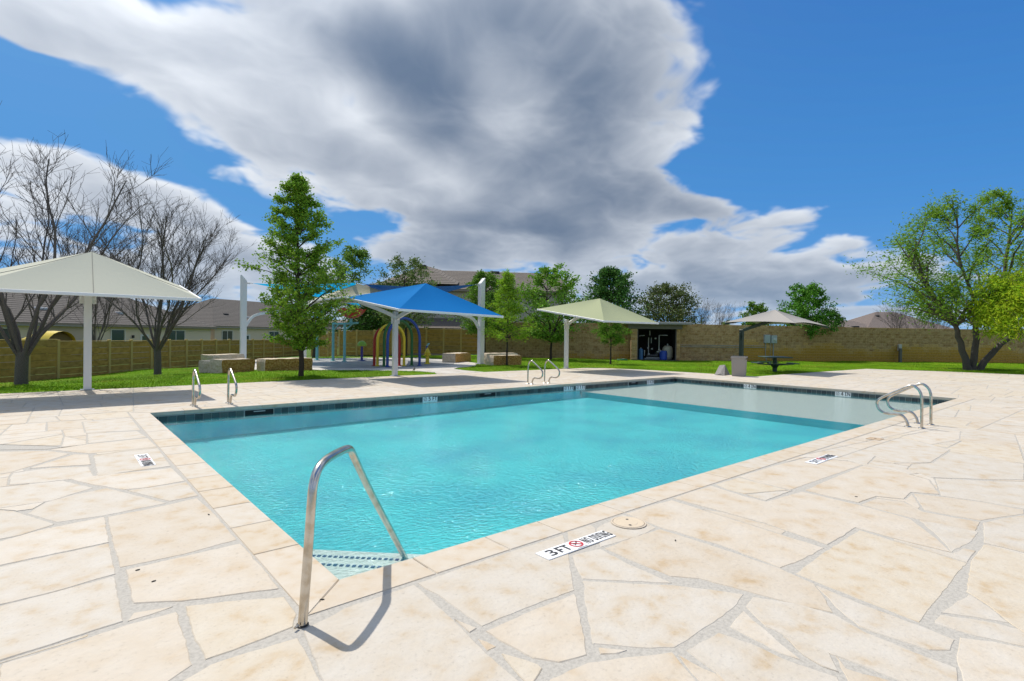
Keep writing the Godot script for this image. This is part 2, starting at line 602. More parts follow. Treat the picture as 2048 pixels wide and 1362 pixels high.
# ---------------------------------------------------------------- shared materials
var stone_mats := []
var coping_mats := []
func make_materials() -> void:
	var lime := noise_tex(21, 0.006, [[0.0, Color(0.92, 0.845, 0.73)], [0.18, Color(0.955, 0.912, 0.85)], [0.34, Color(0.975, 0.955, 0.925)], [0.6, Color(0.985, 0.975, 0.96)], [1.0, Color(1, 1, 1)]], 1024, 6, FastNoiseLite.TYPE_SIMPLEX_SMOOTH, 18.0)
	var pores := noise_tex(22, 0.05, [[0.0, gray(0.86)], [0.18, gray(0.96)], [0.32, gray(0.995)], [1.0, gray(1.0)]], 1024, 4, FastNoiseLite.TYPE_SIMPLEX_SMOOTH, 8.0)
	var relief := bump_tex(23, 0.03, 3.0, 1024, 6)
	var tints := [lin(0.535, 0.48, 0.40), lin(0.515, 0.46, 0.38), lin(0.515, 0.475, 0.41), lin(0.55, 0.505, 0.435), lin(0.525, 0.485, 0.42), lin(0.535, 0.48, 0.39)]
	for i in 6:
		var m := surfaced("limestone_%d" % i, tints[i], lime, 0.42 + 0.05 * i, 0.78, relief, 0.5)
		m.uv1_offset = Vector3(0.17 * i, 0.31 * i, 0.43 * i)
		m.detail_enabled = true
		m.detail_blend_mode = BaseMaterial3D.BLEND_MODE_MUL
		m.detail_albedo = pores
		m.uv2_triplanar = true
		m.uv2_world_triplanar = true
		m.uv2_scale = Vector3.ONE * 1.1
		stone_mats.append(m)
	var ctints := [lin(0.53, 0.47, 0.385), lin(0.52, 0.455, 0.365), lin(0.515, 0.47, 0.40), lin(0.51, 0.445, 0.35)]
	for i in 4:
		var m := surfaced("coping_stone_%d" % i, ctints[i], lime, 0.8, 0.75, relief, 0.4)
		m.uv1_offset = Vector3(0.37 * i, 0.11 * i, 0.23 * i)
		coping_mats.append(m)
	surfaced("mortar", lin(0.46, 0.43, 0.375), noise_tex(31, 0.05, [[0.0, gray(0.86)], [0.5, gray(0.95)], [1.0, gray(1.0)]], 512), 1.3, 0.95, bump_tex(32, 0.12, 3.0), 0.35)
	surfaced("pale_concrete", lin(0.56, 0.525, 0.47), noise_tex(33, 0.01, [[0.0, Color(0.86, 0.83, 0.79)], [0.5, gray(0.95)], [1.0, gray(1.0)]], 512), 0.25, 0.9, bump_tex(34, 0.2, 2.0), 0.3)
	surfaced("shaded_concrete", lin(0.30, 0.30, 0.29), noise_tex(33, 0.012, [[0.0, gray(0.75)], [0.5, gray(0.9)], [1.0, gray(1.0)]], 512), 0.3, 0.6)  # darker concrete for the pad, sail shade put into its colour
	surfaced("lawn_soil", lin(0.13, 0.235, 0.012), noise_tex(35, 0.02, [[0.0, Color(0.55, 0.62, 0.5)], [0.5, Color(0.82, 0.86, 0.8)], [1.0, Color(1, 1, 1)]], 512, 6), 0.35, 0.95, bump_tex(36, 0.15, 8.0), 1.0)
	paint("white_paint", lin(0.72, 0.72, 0.70), 0.45)
	paint("sign_white", lin(0.80, 0.80, 0.79), 0.35)
	paint("sign_black", lin(0.018, 0.018, 0.02), 0.5)
	paint("sign_red", lin(0.55, 0.03, 0.04), 0.4)
	var steel := surfaced("brushed_steel", lin(0.62, 0.585, 0.53), noise_tex(41, 0.02, [[0.0, Color(0.80, 0.76, 0.70)], [0.4, Color(0.93, 0.91, 0.88)], [0.6, gray(0.98)], [1.0, gray(1.0)]], 512, 5), 0.9, 0.22)
	steel.metallic = 1.0
	surfaced("precast_fence", lin(0.52, 0.32, 0.075), noise_tex(42, 0.012, [[0.0, Color(0.72, 0.68, 0.6)], [0.5, Color(0.9, 0.89, 0.86)], [1.0, gray(1.0)]], 512, 6), 0.6, 0.92, bump_tex(43, 0.05, 5.0), 0.9)
	surfaced("precast_fence_dull", lin(0.46, 0.30, 0.085), noise_tex(42, 0.012, [[0.0, Color(0.7, 0.66, 0.6)], [0.5, Color(0.9, 0.89, 0.86)], [1.0, gray(1.0)]], 512, 6), 0.75, 0.92, bump_tex(43, 0.05, 5.0), 0.9)
	paint("fence_post", lin(0.50, 0.36, 0.12), 0.9)

# ---------------------------------------------------------------- ground
func make_ground() -> void:
	var xs := []
	var zs := []
	for v in [-400.0, -200.0, -110.0, -70.0, -50.0, -40.0]: xs.append(v)
	var v := -34.0
	while v < 60.0:
		xs.append(v)
		v += 1.0
	for w in [60.0, 66.0, 75.0, 90.0, 120.0, 180.0, 300.0, 500.0]: xs.append(w)
	for w in [-500.0, -300.0, -180.0, -120.0, -95.0, -80.0, -70.0, -62.0]: zs.append(w)
	v = -56.0
	while v < -15.5:
		zs.append(v)
		v += 1.0
	for w in [-14.0, -12.0, -9.45, -6.0, -3.0, 0.2, 3.0, 8.0, 14.0, 22.0, 40.0, 90.0, 200.0, 400.0]: zs.append(w)
	xs.append(-0.2); xs.append(18.5)
	xs.sort(); zs.sort()
	var st := begin()
	st.set_smooth_group(0)
	for i in xs.size() - 1:
		for j in zs.size() - 1:
			if xs[i] >= -0.21 and xs[i + 1] <= 18.51 and zs[j] >= -9.46 and zs[j + 1] <= 0.21:
				continue
			var p := []
			for q in [[i, j], [i + 1, j], [i + 1, j + 1], [i, j + 1]]:
				p.append(Vector3(xs[q[0]], lawn_height(xs[q[0]], zs[q[1]]), zs[q[1]]))
			quad(st, p[0], p[1], p[2], p[3], (p[0] + p[2]) * 0.5 - Vector3.UP * 50.0)
	var o := put("ground", done(st), mats["lawn_soil"])
	o.set_meta("kind", "structure")

# ---------------------------------------------------------------- the flagstone deck
const TRACED := [
	[-1.611, -0.157, -1.380, -0.171, -1.117, -0.212, -0.882, -0.199, -0.892, 0.111, -0.907, 0.422, -1.065, 0.531, -1.248, 0.557, -1.639, 0.455],
	[-0.830, -0.238, -0.588, -0.132, -0.345, 0.005, -0.355, 0.257, -0.415, 0.383, -0.664, 0.410, -0.849, 0.418, -0.854, 0.142],
	[-1.837, -0.926, -1.660, -0.907, -1.118, -0.972, -1.124, -0.514, -1.128, -0.266, -1.422, -0.222, -1.621, -0.202, -1.733, -0.217],
	[-1.903, -1.615, -1.700, -1.620, -1.365, -1.656, -1.103, -1.673, -1.109, -1.013, -1.423, -0.941, -1.662, -0.934, -1.839, -0.949],
	[-1.961, -2.212, -1.735, -2.226, -1.478, -2.357, -1.090, -2.418, -1.099, -1.702, -1.365, -1.680, -1.702, -1.656, -1.906, -1.641],
	[-2.021, -3.390, -1.789, -3.194, -1.701, -3.096, -1.552, -2.773, -1.418, -2.449, -1.617, -2.301, -1.738, -2.283, -1.921, -2.257],
	[-1.604, -2.933, -1.480, -3.241, -1.299, -3.374, -1.009, -3.475, -0.720, -2.794, -0.613, -2.544, -1.099, -2.467, -1.398, -2.497],
	[-1.070, -2.403, -0.759, -2.444, -0.363, -2.543, -0.334, -1.926, -0.335, -1.164, -0.702, -1.100, -1.077, -1.114, -1.079, -1.643],
	[-1.051, -1.042, -0.709, -1.057, -0.333, -1.064, -0.325, -0.536, -0.337, -0.124, -0.836, -0.322, -1.060, -0.469, -1.056, -0.774],
	[-1.072, -0.340, -0.884, -0.282, -1.005, -0.255, -1.109, -0.248],
	[-0.838, 0.471, -0.651, 0.481, -0.433, 0.504, -0.447, 0.694, -0.473, 0.936, -0.492, 1.087, -0.567, 1.274, -1.217, 0.741, -1.047, 0.552, -0.899, 0.503],
	[-2.068, -4.084, -1.842, -4.145, -1.358, -4.099, -1.118, -3.568, -1.442, -3.270, -1.793, -3.273, -1.997, -3.261],
	[-1.772, -4.808, -1.466, -4.856, -1.111, -4.676, -1.090, -4.092, -1.513, -4.124, -1.778, -4.205, -1.788, -4.625],
	[-1.307, -4.158, -0.778, -4.087, -0.365, -4.021, -0.341, -3.310, -0.669, -3.242, -0.881, -3.299, -1.120, -3.719],
	[-0.859, -3.244, -0.615, -3.230, -0.340, -3.244, -0.341, -2.623, -0.582, -2.586],
	[-1.038, -5.341, -0.665, -5.413, -0.333, -5.405, -0.360, -4.134, -0.775, -4.121, -1.054, -4.064],
	[-2.252, -6.205, -1.965, -6.333, -1.478, -6.019, -1.269, -5.653, -1.566, -5.192, -1.782, -4.875, -1.864, -4.831, -2.143, -4.953],
	[-1.229, -5.561, -1.085, -5.454, -1.083, -4.774, -1.640, -4.976],
	[-1.463, -6.107, -1.068, -5.519, -0.333, -5.493, -0.354, -6.297, -1.051, -6.261],
	[-2.324, -7.040, -1.973, -6.470, -1.496, -6.166, -1.087, -6.232, -1.352, -6.179, -1.408, -6.361, -1.999, -6.925],
	[-1.026, -7.243, -0.412, -7.073, -0.350, -6.379, -1.055, -6.320],
	[-1.041, -8.615, -0.346, -8.782, -0.355, -7.128, -1.043, -7.368],
	[-1.304, -7.140, -1.065, -6.597, -1.077, -6.261, -1.348, -6.228],
	[0.384, 0.352, 0.865, 0.339, 1.747, 0.347, 1.540, 0.609, 1.374, 0.786, 1.115, 1.065, 0.708, 1.037, 0.400, 1.031, 0.395, 0.898, 0.403, 0.630],
	[-0.380, 0.449, -0.090, 0.365, 0.357, 0.362, 0.337, 0.634, 0.313, 0.860, 0.283, 1.090, 0.261, 1.255, 0.246, 1.521, 0.223, 1.686, -0.484, 1.108, -0.463, 0.944, -0.428, 0.706],
	[0.320, 0.873, 0.343, 0.951, 0.363, 1.032, 0.307, 1.039],
	[0.308, 1.113, 0.331, 1.165, 0.340, 1.236, 0.280, 1.233],
	[0.382, 1.085, 0.671, 1.079, 1.080, 1.098, 0.897, 1.317, 0.652, 1.583, 0.495, 1.539, 0.421, 1.433, 0.396, 1.264],
	[0.319, 1.302, 0.353, 1.361, 0.402, 1.480, 0.398, 1.521, 0.303, 1.568, 0.259, 1.595, 0.266, 1.519],
	[1.257, 1.006, 1.455, 1.202, 1.682, 1.429, 1.814, 1.606, 1.919, 1.776, 1.717, 1.823, 1.408, 1.833, 1.059, 1.832, 0.916, 1.716, 0.752, 1.536, 0.927, 1.342],
	[1.398, 0.805, 1.510, 0.678, 1.717, 0.712, 1.764, 0.730, 1.708, 1.064, 1.698, 1.404, 1.503, 1.219, 1.278, 0.991],
	[0.749, 1.578, 0.795, 1.628, 0.843, 1.689, 0.774, 1.671, 0.708, 1.623],
	[1.828, 0.322, 2.107, 0.330, 2.082, 0.407, 1.892, 0.590, 1.582, 0.595, 1.711, 0.447],
	[2.091, 0.414, 2.538, 0.333, 2.547, 0.558, 2.495, 0.731, 2.199, 0.753, 2.065, 0.738, 1.787, 0.710],
	[1.797, 0.748, 2.136, 0.736, 2.492, 0.768, 2.507, 1.300, 2.495, 1.771, 2.433, 2.005, 2.299, 2.109, 2.112, 2.226, 2.028, 1.993, 1.980, 1.782, 1.896, 1.482, 1.780, 1.342, 1.780, 1.060],
	[2.590, 0.335, 2.956, 0.337, 3.280, 0.366, 3.209, 1.152, 3.155, 1.814, 2.790, 1.795, 2.514, 1.752, 2.572, 1.299, 2.534, 0.739],
	[3.352, 0.336, 3.738, 0.332, 4.083, 0.351, 3.995, 0.745, 3.986, 0.982, 4.360, 1.027, 4.659, 1.062, 4.620, 1.608, 4.527, 2.050, 4.130, 2.311, 3.845, 2.464, 3.840, 2.139, 3.877, 1.807, 3.536, 1.813, 3.253, 1.802, 3.355, 1.267],
	[3.832, 1.848, 3.747, 2.230, 3.684, 2.585, 3.027, 2.586, 2.390, 2.587, 2.430, 2.266, 2.500, 1.860, 3.060, 1.840],
	[2.418, 2.023, 2.369, 2.284, 2.347, 2.580, 2.321, 2.759, 2.174, 2.764, 2.087, 2.694, 2.068, 2.524, 2.067, 2.375, 2.210, 2.204],
	[1.933, 1.829, 2.055, 2.031, 2.098, 2.245, 2.023, 2.413, 2.014, 2.556, 2.002, 2.686, 2.004, 2.826, 1.720, 2.888, 1.649, 2.830, 1.660, 2.679, 1.655, 2.499, 1.632, 2.315, 1.643, 2.040, 1.776, 1.862],
	[1.715, 1.875, 1.606, 2.057, 1.465, 2.296, 1.444, 2.215, 1.459, 2.056, 1.478, 1.912],
	[1.373, 1.903, 1.412, 2.068, 1.406, 2.251, 1.456, 2.467, 1.333, 2.554, 1.277, 2.596, 0.926, 2.309, 1.032, 2.076, 1.085, 1.880],
	[1.622, 2.142, 1.657, 2.254, 1.647, 2.367, 1.506, 2.459, 1.494, 2.389, 1.523, 2.290],
	[1.655, 2.390, 1.568, 2.471, 1.629, 2.654, 1.555, 2.736, 1.472, 2.755, 1.291, 2.608, 1.410, 2.543],
	[0.373, 1.601, 0.608, 1.626, 0.845, 1.751, 1.014, 1.846, 0.923, 2.008, 0.834, 2.165, 0.762, 2.225, 0.151, 1.725],
	[1.018, 1.880, 1.014, 2.021, 1.034, 2.159, 0.923, 2.306, 0.820, 2.222, 0.880, 2.129, 0.937, 2.000],
	[4.260, 2.594, 4.235, 2.833, 4.221, 3.004, 2.734, 3.114, 2.727, 2.990, 2.784, 2.934, 2.962, 2.810, 3.098, 2.679, 3.715, 2.601],
	[3.066, 2.697, 2.945, 2.812, 2.791, 2.923, 2.723, 2.788, 2.623, 2.638],
	[2.598, 2.642, 2.712, 2.818, 2.757, 2.987, 2.792, 3.110, 2.555, 3.128, 2.529, 3.011, 2.456, 2.811, 2.443, 2.641],
	[2.373, 2.770, 2.465, 2.897, 2.510, 3.013, 2.542, 3.129, 1.960, 3.172, 1.653, 2.920, 1.880, 2.868, 2.088, 2.806],
	[4.577, 2.103, 4.622, 2.315, 4.610, 2.510, 4.290, 2.523, 3.865, 2.469, 4.158, 2.333],
	[4.944, 2.494, 5.262, 2.590, 5.522, 2.699, 5.870, 2.882, 4.330, 2.996, 4.302, 2.826, 4.305, 2.591],
	[5.555, 1.840, 5.671, 2.106, 5.746, 2.358, 5.754, 2.675, 5.589, 2.692, 5.317, 2.583, 5.006, 2.468, 4.969, 2.267, 4.961, 2.057],
	[4.749, 1.063, 5.579, 1.062, 6.562, 1.076, 6.588, 1.403, 6.388, 1.796, 5.743, 2.023, 5.594, 1.813, 5.226, 1.832, 5.106, 1.623, 4.712, 1.580, 4.709, 1.297],
	[4.724, 0.339, 5.553, 0.353, 6.478, 0.423, 6.696, 0.862, 6.606, 1.053, 5.571, 0.998, 4.634, 0.956, 4.655, 0.634],
	[4.183, 0.345, 4.661, 0.361, 4.631, 0.668, 4.591, 0.942, 4.085, 0.722, 4.092, 0.537],
	[4.066, 0.754, 4.391, 0.865, 4.619, 0.983, 4.028, 0.963],
	[6.791, 0.705, 8.240, 0.744, 9.452, 0.798, 8.816, 1.547, 7.552, 1.581, 7.061, 1.284, 7.375, 0.984, 6.696, 1.079, 6.719, 0.879],
	[9.570, 0.769, 11.070, 0.982, 11.108, 1.275, 10.032, 1.446, 9.080, 1.267, 9.455, 0.912],
	[7.195, 1.456, 7.529, 1.608, 8.624, 1.582, 8.660, 1.947, 8.438, 2.396, 7.323, 2.512, 6.943, 2.198, 6.555, 1.785, 6.804, 1.502],
	[6.548, 1.827, 6.856, 2.211, 7.193, 2.525, 7.435, 2.766, 5.960, 2.875, 5.798, 2.671, 5.782, 2.368, 5.684, 2.052],
	[4.655, 1.619, 5.020, 1.646, 5.110, 1.864, 4.883, 2.065, 4.908, 2.278, 4.941, 2.472, 4.602, 2.491, 4.583, 2.037],
]
func deck_outline() -> PackedVector2Array:
	return PackedVector2Array([Vector2(-32, -14.75), Vector2(-10, -14.85), Vector2(0, -15.0), Vector2(8, -15.25), Vector2(13, -15.3), Vector2(19.3, -15.2), Vector2(20.2, -14.6), Vector2(20.9, -13.0), Vector2(21.4, -10.0), Vector2(21.55, -7.4), Vector2(27, -7.2), Vector2(33.8, -6.8), Vector2(35.2, -3.5), Vector2(36.2, 1.0), Vector2(37, 16), Vector2(-32, 16)])

func split_convex(poly: PackedVector2Array, p: Vector2, d: Vector2) -> Array:
	var a := PackedVector2Array()
	var b := PackedVector2Array()
	var n := poly.size()
	for i in n:
		var u := poly[i]
		var w := poly[(i + 1) % n]
		var su := d.cross(u - p)
		var sw := d.cross(w - p)
		if su >= 0.0: a.append(u)
		if su <= 0.0: b.append(u)
		if su * sw < 0.0:
			var x := u.lerp(w, su / (su - sw))
			a.append(x)
			b.append(x)
	return [a, b]

func area_of(poly: PackedVector2Array) -> float:
	var s := 0.0
	for i in poly.size():
		s += poly[i].cross(poly[(i + 1) % poly.size()])
	return absf(s) * 0.5

func shrink(poly: PackedVector2Array, by: float) -> PackedVector2Array:
	var r := Geometry2D.offset_polygon(poly, -by, Geometry2D.JOIN_MITER)
	var best := PackedVector2Array()
	for q in r:
		if area_of(q) > area_of(best):
			best = q
	return best

func make_deck() -> void:
	var deck := structure("pool_deck")
	var wander := FastNoiseLite.new()
	wander.seed = 3
	wander.frequency = 0.9
	# the bed of mortar under the stones, four sheets round the pool
	var st := begin()
	var outline := deck_outline()
	var hole := PackedVector2Array([Vector2(-0.2, -9.45), Vector2(18.49, -9.45), Vector2(18.49, 0.2), Vector2(-0.2, 0.2)])
	for strip in [Rect2(-40, -20, 39.8, 50), Rect2(18.49, -20, 30, 50), Rect2(-0.2, -20, 18.69, 10.55), Rect2(-0.2, 0.2, 18.69, 30)]:
		var r: Rect2 = strip
		for q in Geometry2D.intersect_polygons(outline, PackedVector2Array([r.position, Vector2(r.end.x, r.position.y), r.end, Vector2(r.position.x, r.end.y)])):
			slab(st, q, -0.0035, 0.14, 0.001)
	put("mortar_bed", done(st), mats["mortar"], deck)
	# stones traced in place near the viewer
	var taken := []
	var idx := 0
	for flat in TRACED:
		var p := PackedVector2Array()
		for i in range(0, flat.size(), 2):
			p.append(Vector2(flat[i], flat[i + 1]))
		taken.append(p)
		var r := rough_outline(p, 0.05, 0.011, wander)
		var m := slab_mesh(r, rng.randf_range(-0.001, 0.002), 0.03, 0.005)
		piece("flagstone", m, stone_mats[(idx * 5 + idx / 3) % 6], deck)
		idx += 1
	# the rest: random broken-range paving
	var cells := [PackedVector2Array([Vector2(-33, -16), Vector2(38, -16), Vector2(38, 9), Vector2(-33, 9)])]
	var small := []
	while cells.size() > 0:
		var c: PackedVector2Array = cells.pop_back()
		var a := area_of(c)
		if a < rng.randf_range(0.35, 1.5) or a < 0.2:
			small.append(c)
			continue
		var lo := c[0]
		var hi := c[0]
		for q in c:
			lo = lo.min(q)
			hi = hi.max(q)
		var centre := Vector2.ZERO
		for q in c: centre += q
		centre /= c.size()
		centre += Vector2(rng.randf_range(-0.22, 0.22) * (hi.x - lo.x), rng.randf_range(-0.22, 0.22) * (hi.y - lo.y))
		var ang := 0.0 if hi.y - lo.y > hi.x - lo.x else PI / 2
		ang += rng.randfn(0.0, 0.10)
		if a < 6.0 and rng.randf() < 0.25:
			ang += rng.randf_range(-0.6, 0.6)
		for q in split_convex(c, centre, Vector2(cos(ang), sin(ang))):
			if q.size() >= 3: cells.append(q)
	var rim := PackedVector2Array([Vector2(-0.335, -9.585), Vector2(18.625, -9.585), Vector2(18.625, 0.335), Vector2(-0.335, 0.335)])
	var inner := shrink(outline, 0.02)
	var ready_ := []
	for c in small:
		var list := [shrink(c, rng.randf_range(0.006, 0.013))]
		var bounds := Rect2(c[0], Vector2.ZERO)
		for q in c: bounds = bounds.expand(q)
		var next := []
		for q in list:
			if q.size() >= 3: next.append_array(Geometry2D.intersect_polygons(q, inner))
		list = next
		if bounds.grow(0.1).intersects(Rect2(-0.335, -9.585, 18.96, 9.92)):
			next = []
			for q in list: next.append_array(Geometry2D.clip_polygons(q, rim))
			list = next
		if bounds.intersects(Rect2(-3, -9, 15, 12.5)):
			for p in taken:
				next = []
				for q in list:
					var grown := Geometry2D.offset_polygon(p, 0.016, Geometry2D.JOIN_MITER)
					next.append_array(Geometry2D.clip_polygons(q, grown[0]))
				list = next
		for q in list:
			if q.size() >= 3 and area_of(q) > 0.02 and not Geometry2D.is_polygon_clockwise(q) and area_of(shrink(q, 0.035)) > 0.006:
				ready_.append(q)
	var eye := Vector2(-1.424, 3.395)
	var order := []
	for q in ready_:
		var c := Vector2.ZERO
		for u in q: c += u
		c /= q.size()
		var ahead := (c - eye).dot(Vector2(0.648, -0.761))
		var side := absf((c - eye).dot(Vector2(0.761, 0.648)))
		var seen := ahead > -0.2 and side < ahead * 1.05 + 1.2
		order.append([(c - eye).length() + (0.0 if seen else 1000.0), q])
	order.sort_custom(func(x, y): return x[0] < y[0])
	var rest := []
	for i in 6: rest.append(begin())
	var done_ := 0
	for e in order:
		var q: PackedVector2Array = e[1]
		if done_ < 235:
			var r := rough_outline(q, 0.07, 0.010, wander)
			piece("flagstone", slab_mesh(r, rng.randf_range(-0.001, 0.002), 0.03, 0.005), stone_mats[rng.randi() % 6], deck)
			done_ += 1
		else:
			slab(rest[rng.randi() % 6], q, rng.randf_range(-0.001, 0.0015), 0.03, 0.006)
	for i in 6:
		var o := put("distant_flagstones", done(rest[i]), stone_mats[i], deck)
		o.set_meta("kind", "stuff")
	# the pale concrete walk and splash pad apron behind the deck
	var walk := begin()
	var path := PackedVector2Array([Vector2(10.5, -15.28), Vector2(10.85, -16.1), Vector2(10.8, -17.0), Vector2(10.15, -17.9), Vector2(8.5, -19.15), Vector2(6.8, -20.25), Vector2(5.2, -20.6), Vector2(4.4, -22.5), Vector2(4.6, -26), Vector2(6.5, -29.8), Vector2(10.5, -30.6), Vector2(14.5, -30.0), Vector2(17.5, -28.6), Vector2(17.9, -25.0), Vector2(17.1, -21.4), Vector2(15.4, -19.3), Vector2(13.7, -18.5), Vector2(12.95, -17.7), Vector2(12.84, -16.6), Vector2(12.95, -15.33)])
	slab(walk, path, 0.0, 0.16, 0.01)
	var w := structure("splash_pad_walk")
	put("concrete_sheet", done(walk), mats["pale_concrete"], w)

# ---------------------------------------------------------------- the pool
const PX := 18.29
const PZ := -9.25
const WATER := -0.2
func make_pool() -> void:
	var pool := thing("swimming_pool", "rectangular turquoise swimming pool with limestone coping and dark waterline tiles", "swimming pool")
	var plaster := surfaced("pool_plaster", lin(0.03, 0.47, 0.49), noise_tex(51, 0.006, [[0.0, Color(0.62, 0.86, 0.92)], [0.45, Color(0.9, 0.95, 0.96)], [0.7, gray(1.0)], [1.0, gray(1.0)]], 512, 6), 0.16, 0.8)
	var pale := surfaced("shelf_plaster", lin(0.47, 0.48, 0.41), noise_tex(52, 0.06, [[0.0, Color(0.80, 0.84, 0.82)], [0.5, gray(0.94)], [1.0, gray(1.0)]], 512, 6), 0.7, 0.85)
	# basin: floor dips to the middle, then a wall up to the shallow shelf
	var st := begin()
	var far_up := Vector3(5, 60, -4)
	var prof := [Vector2(0, -0.62), Vector2(4, -0.58), Vector2(9, -0.52), Vector2(12.57, -0.49), Vector2(12.57, -0.3)]
	for i in 4:
		var a: Vector2 = prof[i]
		var b: Vector2 = prof[i + 1]
		quad(st, Vector3(a.x, a.y, 0), Vector3(b.x, b.y, 0), Vector3(b.x, b.y, PZ), Vector3(a.x, a.y, PZ), Vector3(6, -40, -4) if i < 3 else Vector3(60, -1, -4))
	var wst := begin()
	for z in [0.02, PZ - 0.02]:
		for i in 3:
			var a: Vector2 = prof[i]
			var b: Vector2 = prof[i + 1]
			quad(wst, Vector3(a.x, -0.1, z), Vector3(b.x, -0.1, z), Vector3(b.x, b.y - 0.1, z), Vector3(a.x, a.y - 0.1, z), Vector3(6, -1, z * 3 + (20.0 if z > 0 else -20.0)))
	quad(wst, Vector3(-0.02, -0.1, 0.02), Vector3(-0.02, -0.1, PZ - 0.02), Vector3(-0.02, -1.4, PZ - 0.02), Vector3(-0.02, -1.4, 0.02), Vector3(-40, -1, -4))
	put("side_walls", done(wst), surfaced("lit_wall_plaster", lin(0.10, 0.72, 0.76), plaster.albedo_texture, 0.5, 0.8), pool)  # lighter copy of the plaster, with reflected light put into its colour
	put("basin", done(st), plaster, pool)
	st = begin()
	quad(st, Vector3(12.57, -0.3, 0.03), Vector3(PX + 0.02, -0.27, 0.03), Vector3(PX + 0.02, -0.27, PZ - 0.03), Vector3(12.57, -0.3, PZ - 0.03), Vector3(15, -40, -4))
	for z in [0.02, PZ - 0.02]:
		quad(st, Vector3(12.5, -0.1, z), Vector3(PX + 0.02, -0.1, z), Vector3(PX + 0.02, -0.4, z), Vector3(12.5, -0.4, z), Vector3(15, -1, z * 3 + (20.0 if z > 0 else -20.0)))
	quad(st, Vector3(PX + 0.02, -0.1, 0.02), Vector3(PX + 0.02, -0.1, PZ - 0.02), Vector3(PX + 0.02, -0.4, PZ - 0.02), Vector3(PX + 0.02, -0.4, 0.02), Vector3(60, -1, -4))
	put("shallow_shelf", done(st), pale, pool)
	# corner entry steps, each with a line of small blue tiles along its edge
	var blue := paint("cobalt_tile", lin(0.004, 0.008, 0.13), 0.25)
	var step_pale := paint("step_plaster", lin(0.50, 0.56, 0.50), 0.8)
	var reach := [1.36, 1.95, 2.5]
	var tops := [-0.31, -0.42, -0.54]
	for i in 3:
		var r: float = reach[i]
		var s := begin()
		slab(s, PackedVector2Array([Vector2(0, 0), Vector2(r, 0), Vector2(0, -r)]), tops[i], 0.35, 0.02)
		var step := put("entry_step", done(s), step_pale, pool)
		if i < 2:
			var n := int(r * 1.414 / 0.052)
			for k in n:
				var t := (k + 0.5) / n
				var p := Vector3(r * t, tops[i] + 0.003, -r * (1.0 - t)) + Vector3(-0.035, 0, 0.035)
				piece("nosing_tile", box_mesh(p, Vector3(0.034, 0.006, 0.030), Basis(Vector3.UP, PI / 4)), blue, step)
	# coping stones round the rim
	var runs := [[Vector2(0, 0), Vector2(PX, 0), Vector2(0, 1)], [Vector2(PX, 0), Vector2(PX, PZ), Vector2(1, 0)], [Vector2(PX, PZ), Vector2(0, PZ), Vector2(0, -1)], [Vector2(0, PZ), Vector2(0, 0), Vector2(-1, 0)]]
	for run in runs:
		var a: Vector2 = run[0]
		var b: Vector2 = run[1]
		var out: Vector2 = run[2] * 0.315
		var l := a.distance_to(b)
		var d := (b - a) / l
		var cut := [0.0]
		var x := 0.0
		while x < l - 1.0:
			x += rng.randf_range(0.52, 0.86)
			if l - x < 0.4: break
			cut.append(x)
		cut.append(l)
		for k in cut.size() - 1:
			var s0: float = cut[k] + (0.0 if k == 0 else 0.003)
			var s1: float = cut[k + 1] - (0.0 if k == cut.size() - 2 else 0.003)
			var lip: Vector2 = run[2] * -0.012
			var p := PackedVector2Array([a + d * s0 + lip, a + d * s1 + lip, a + d * s1 + out, a + d * s0 + out])
			if k == 0:
				p[0] += d * 0.014
				p[3] -= d * 0.312
			if k == cut.size() - 2:
				p[1] -= d * 0.014
				p[2] += d * 0.312
			var stc := begin()
			slab(stc, p, 0.002 + rng.randf_range(-0.0008, 0.0008), 0.062, 0.008)
			piece("coping_stone", done(stc), coping_mats[(rng.randi() % 4) if rng.randf() < 0.75 else 2], pool)
	# waterline tiles on the two sides that show, and plain runs on the others
	var slate := []
	for i in 4:
		slate.append(paint("waterline_tile_%d" % i, [lin(0.035, 0.055, 0.06), lin(0.05, 0.085, 0.09), lin(0.025, 0.035, 0.04), lin(0.06, 0.075, 0.07)][i], 0.28))
	var grout := paint("tile_grout", lin(0.33, 0.36, 0.34), 0.9)
	var tile_mesh := box_mesh(Vector3.ZERO, Vector3(0.147, 0.147, 0.012), Basis.IDENTITY, 0.003)
	var skim := [[1.72, 2.35], [8.1, 8.75], [15.2, 15.8]]
	var n_tiles := int(PX / 0.1555)
	for side in 4:
		var len_ := PX if side % 2 == 0 else -PZ
		var n := int(len_ / 0.1555)
		for k in n:
			var s := (k + 0.5) * len_ / n
			var skip := false
			if side == 2:
				for g in skim:
					if s > g[0] and s < g[1]: skip = true
			if skip: continue
			var o: MeshInstance3D
			if side == 2:
				o = piece("waterline_tile", tile_mesh, slate[rng.randi() % 4], pool)
				o.transform = Transform3D(Basis.IDENTITY, Vector3(s, -0.168, PZ - 0.005))
			elif side == 1:
				o = piece("waterline_tile", tile_mesh, slate[rng.randi() % 4], pool)
				o.transform = Transform3D(Basis(Vector3.UP, PI / 2), Vector3(PX + 0.005, -0.168, -s))
	st = begin()
	bx(st, Vector3(PX / 2, -0.17, PZ - 0.015), Vector3(PX, 0.22, 0.012))
	bx(st, Vector3(PX + 0.014, -0.17, PZ / 2), Vector3(0.012, 0.22, -PZ))
	put("tile_bed", done(st), grout, pool)
	var dark := begin()
	bx(dark, Vector3(-0.004, -0.168, PZ / 2), Vector3(0.012, 0.147, -PZ - 0.02))
	bx(dark, Vector3(PX / 2, -0.168, 0.004), Vector3(PX - 0.02, 0.147, 0.012))
	put("near_tile_band", done(dark), slate[1], pool)
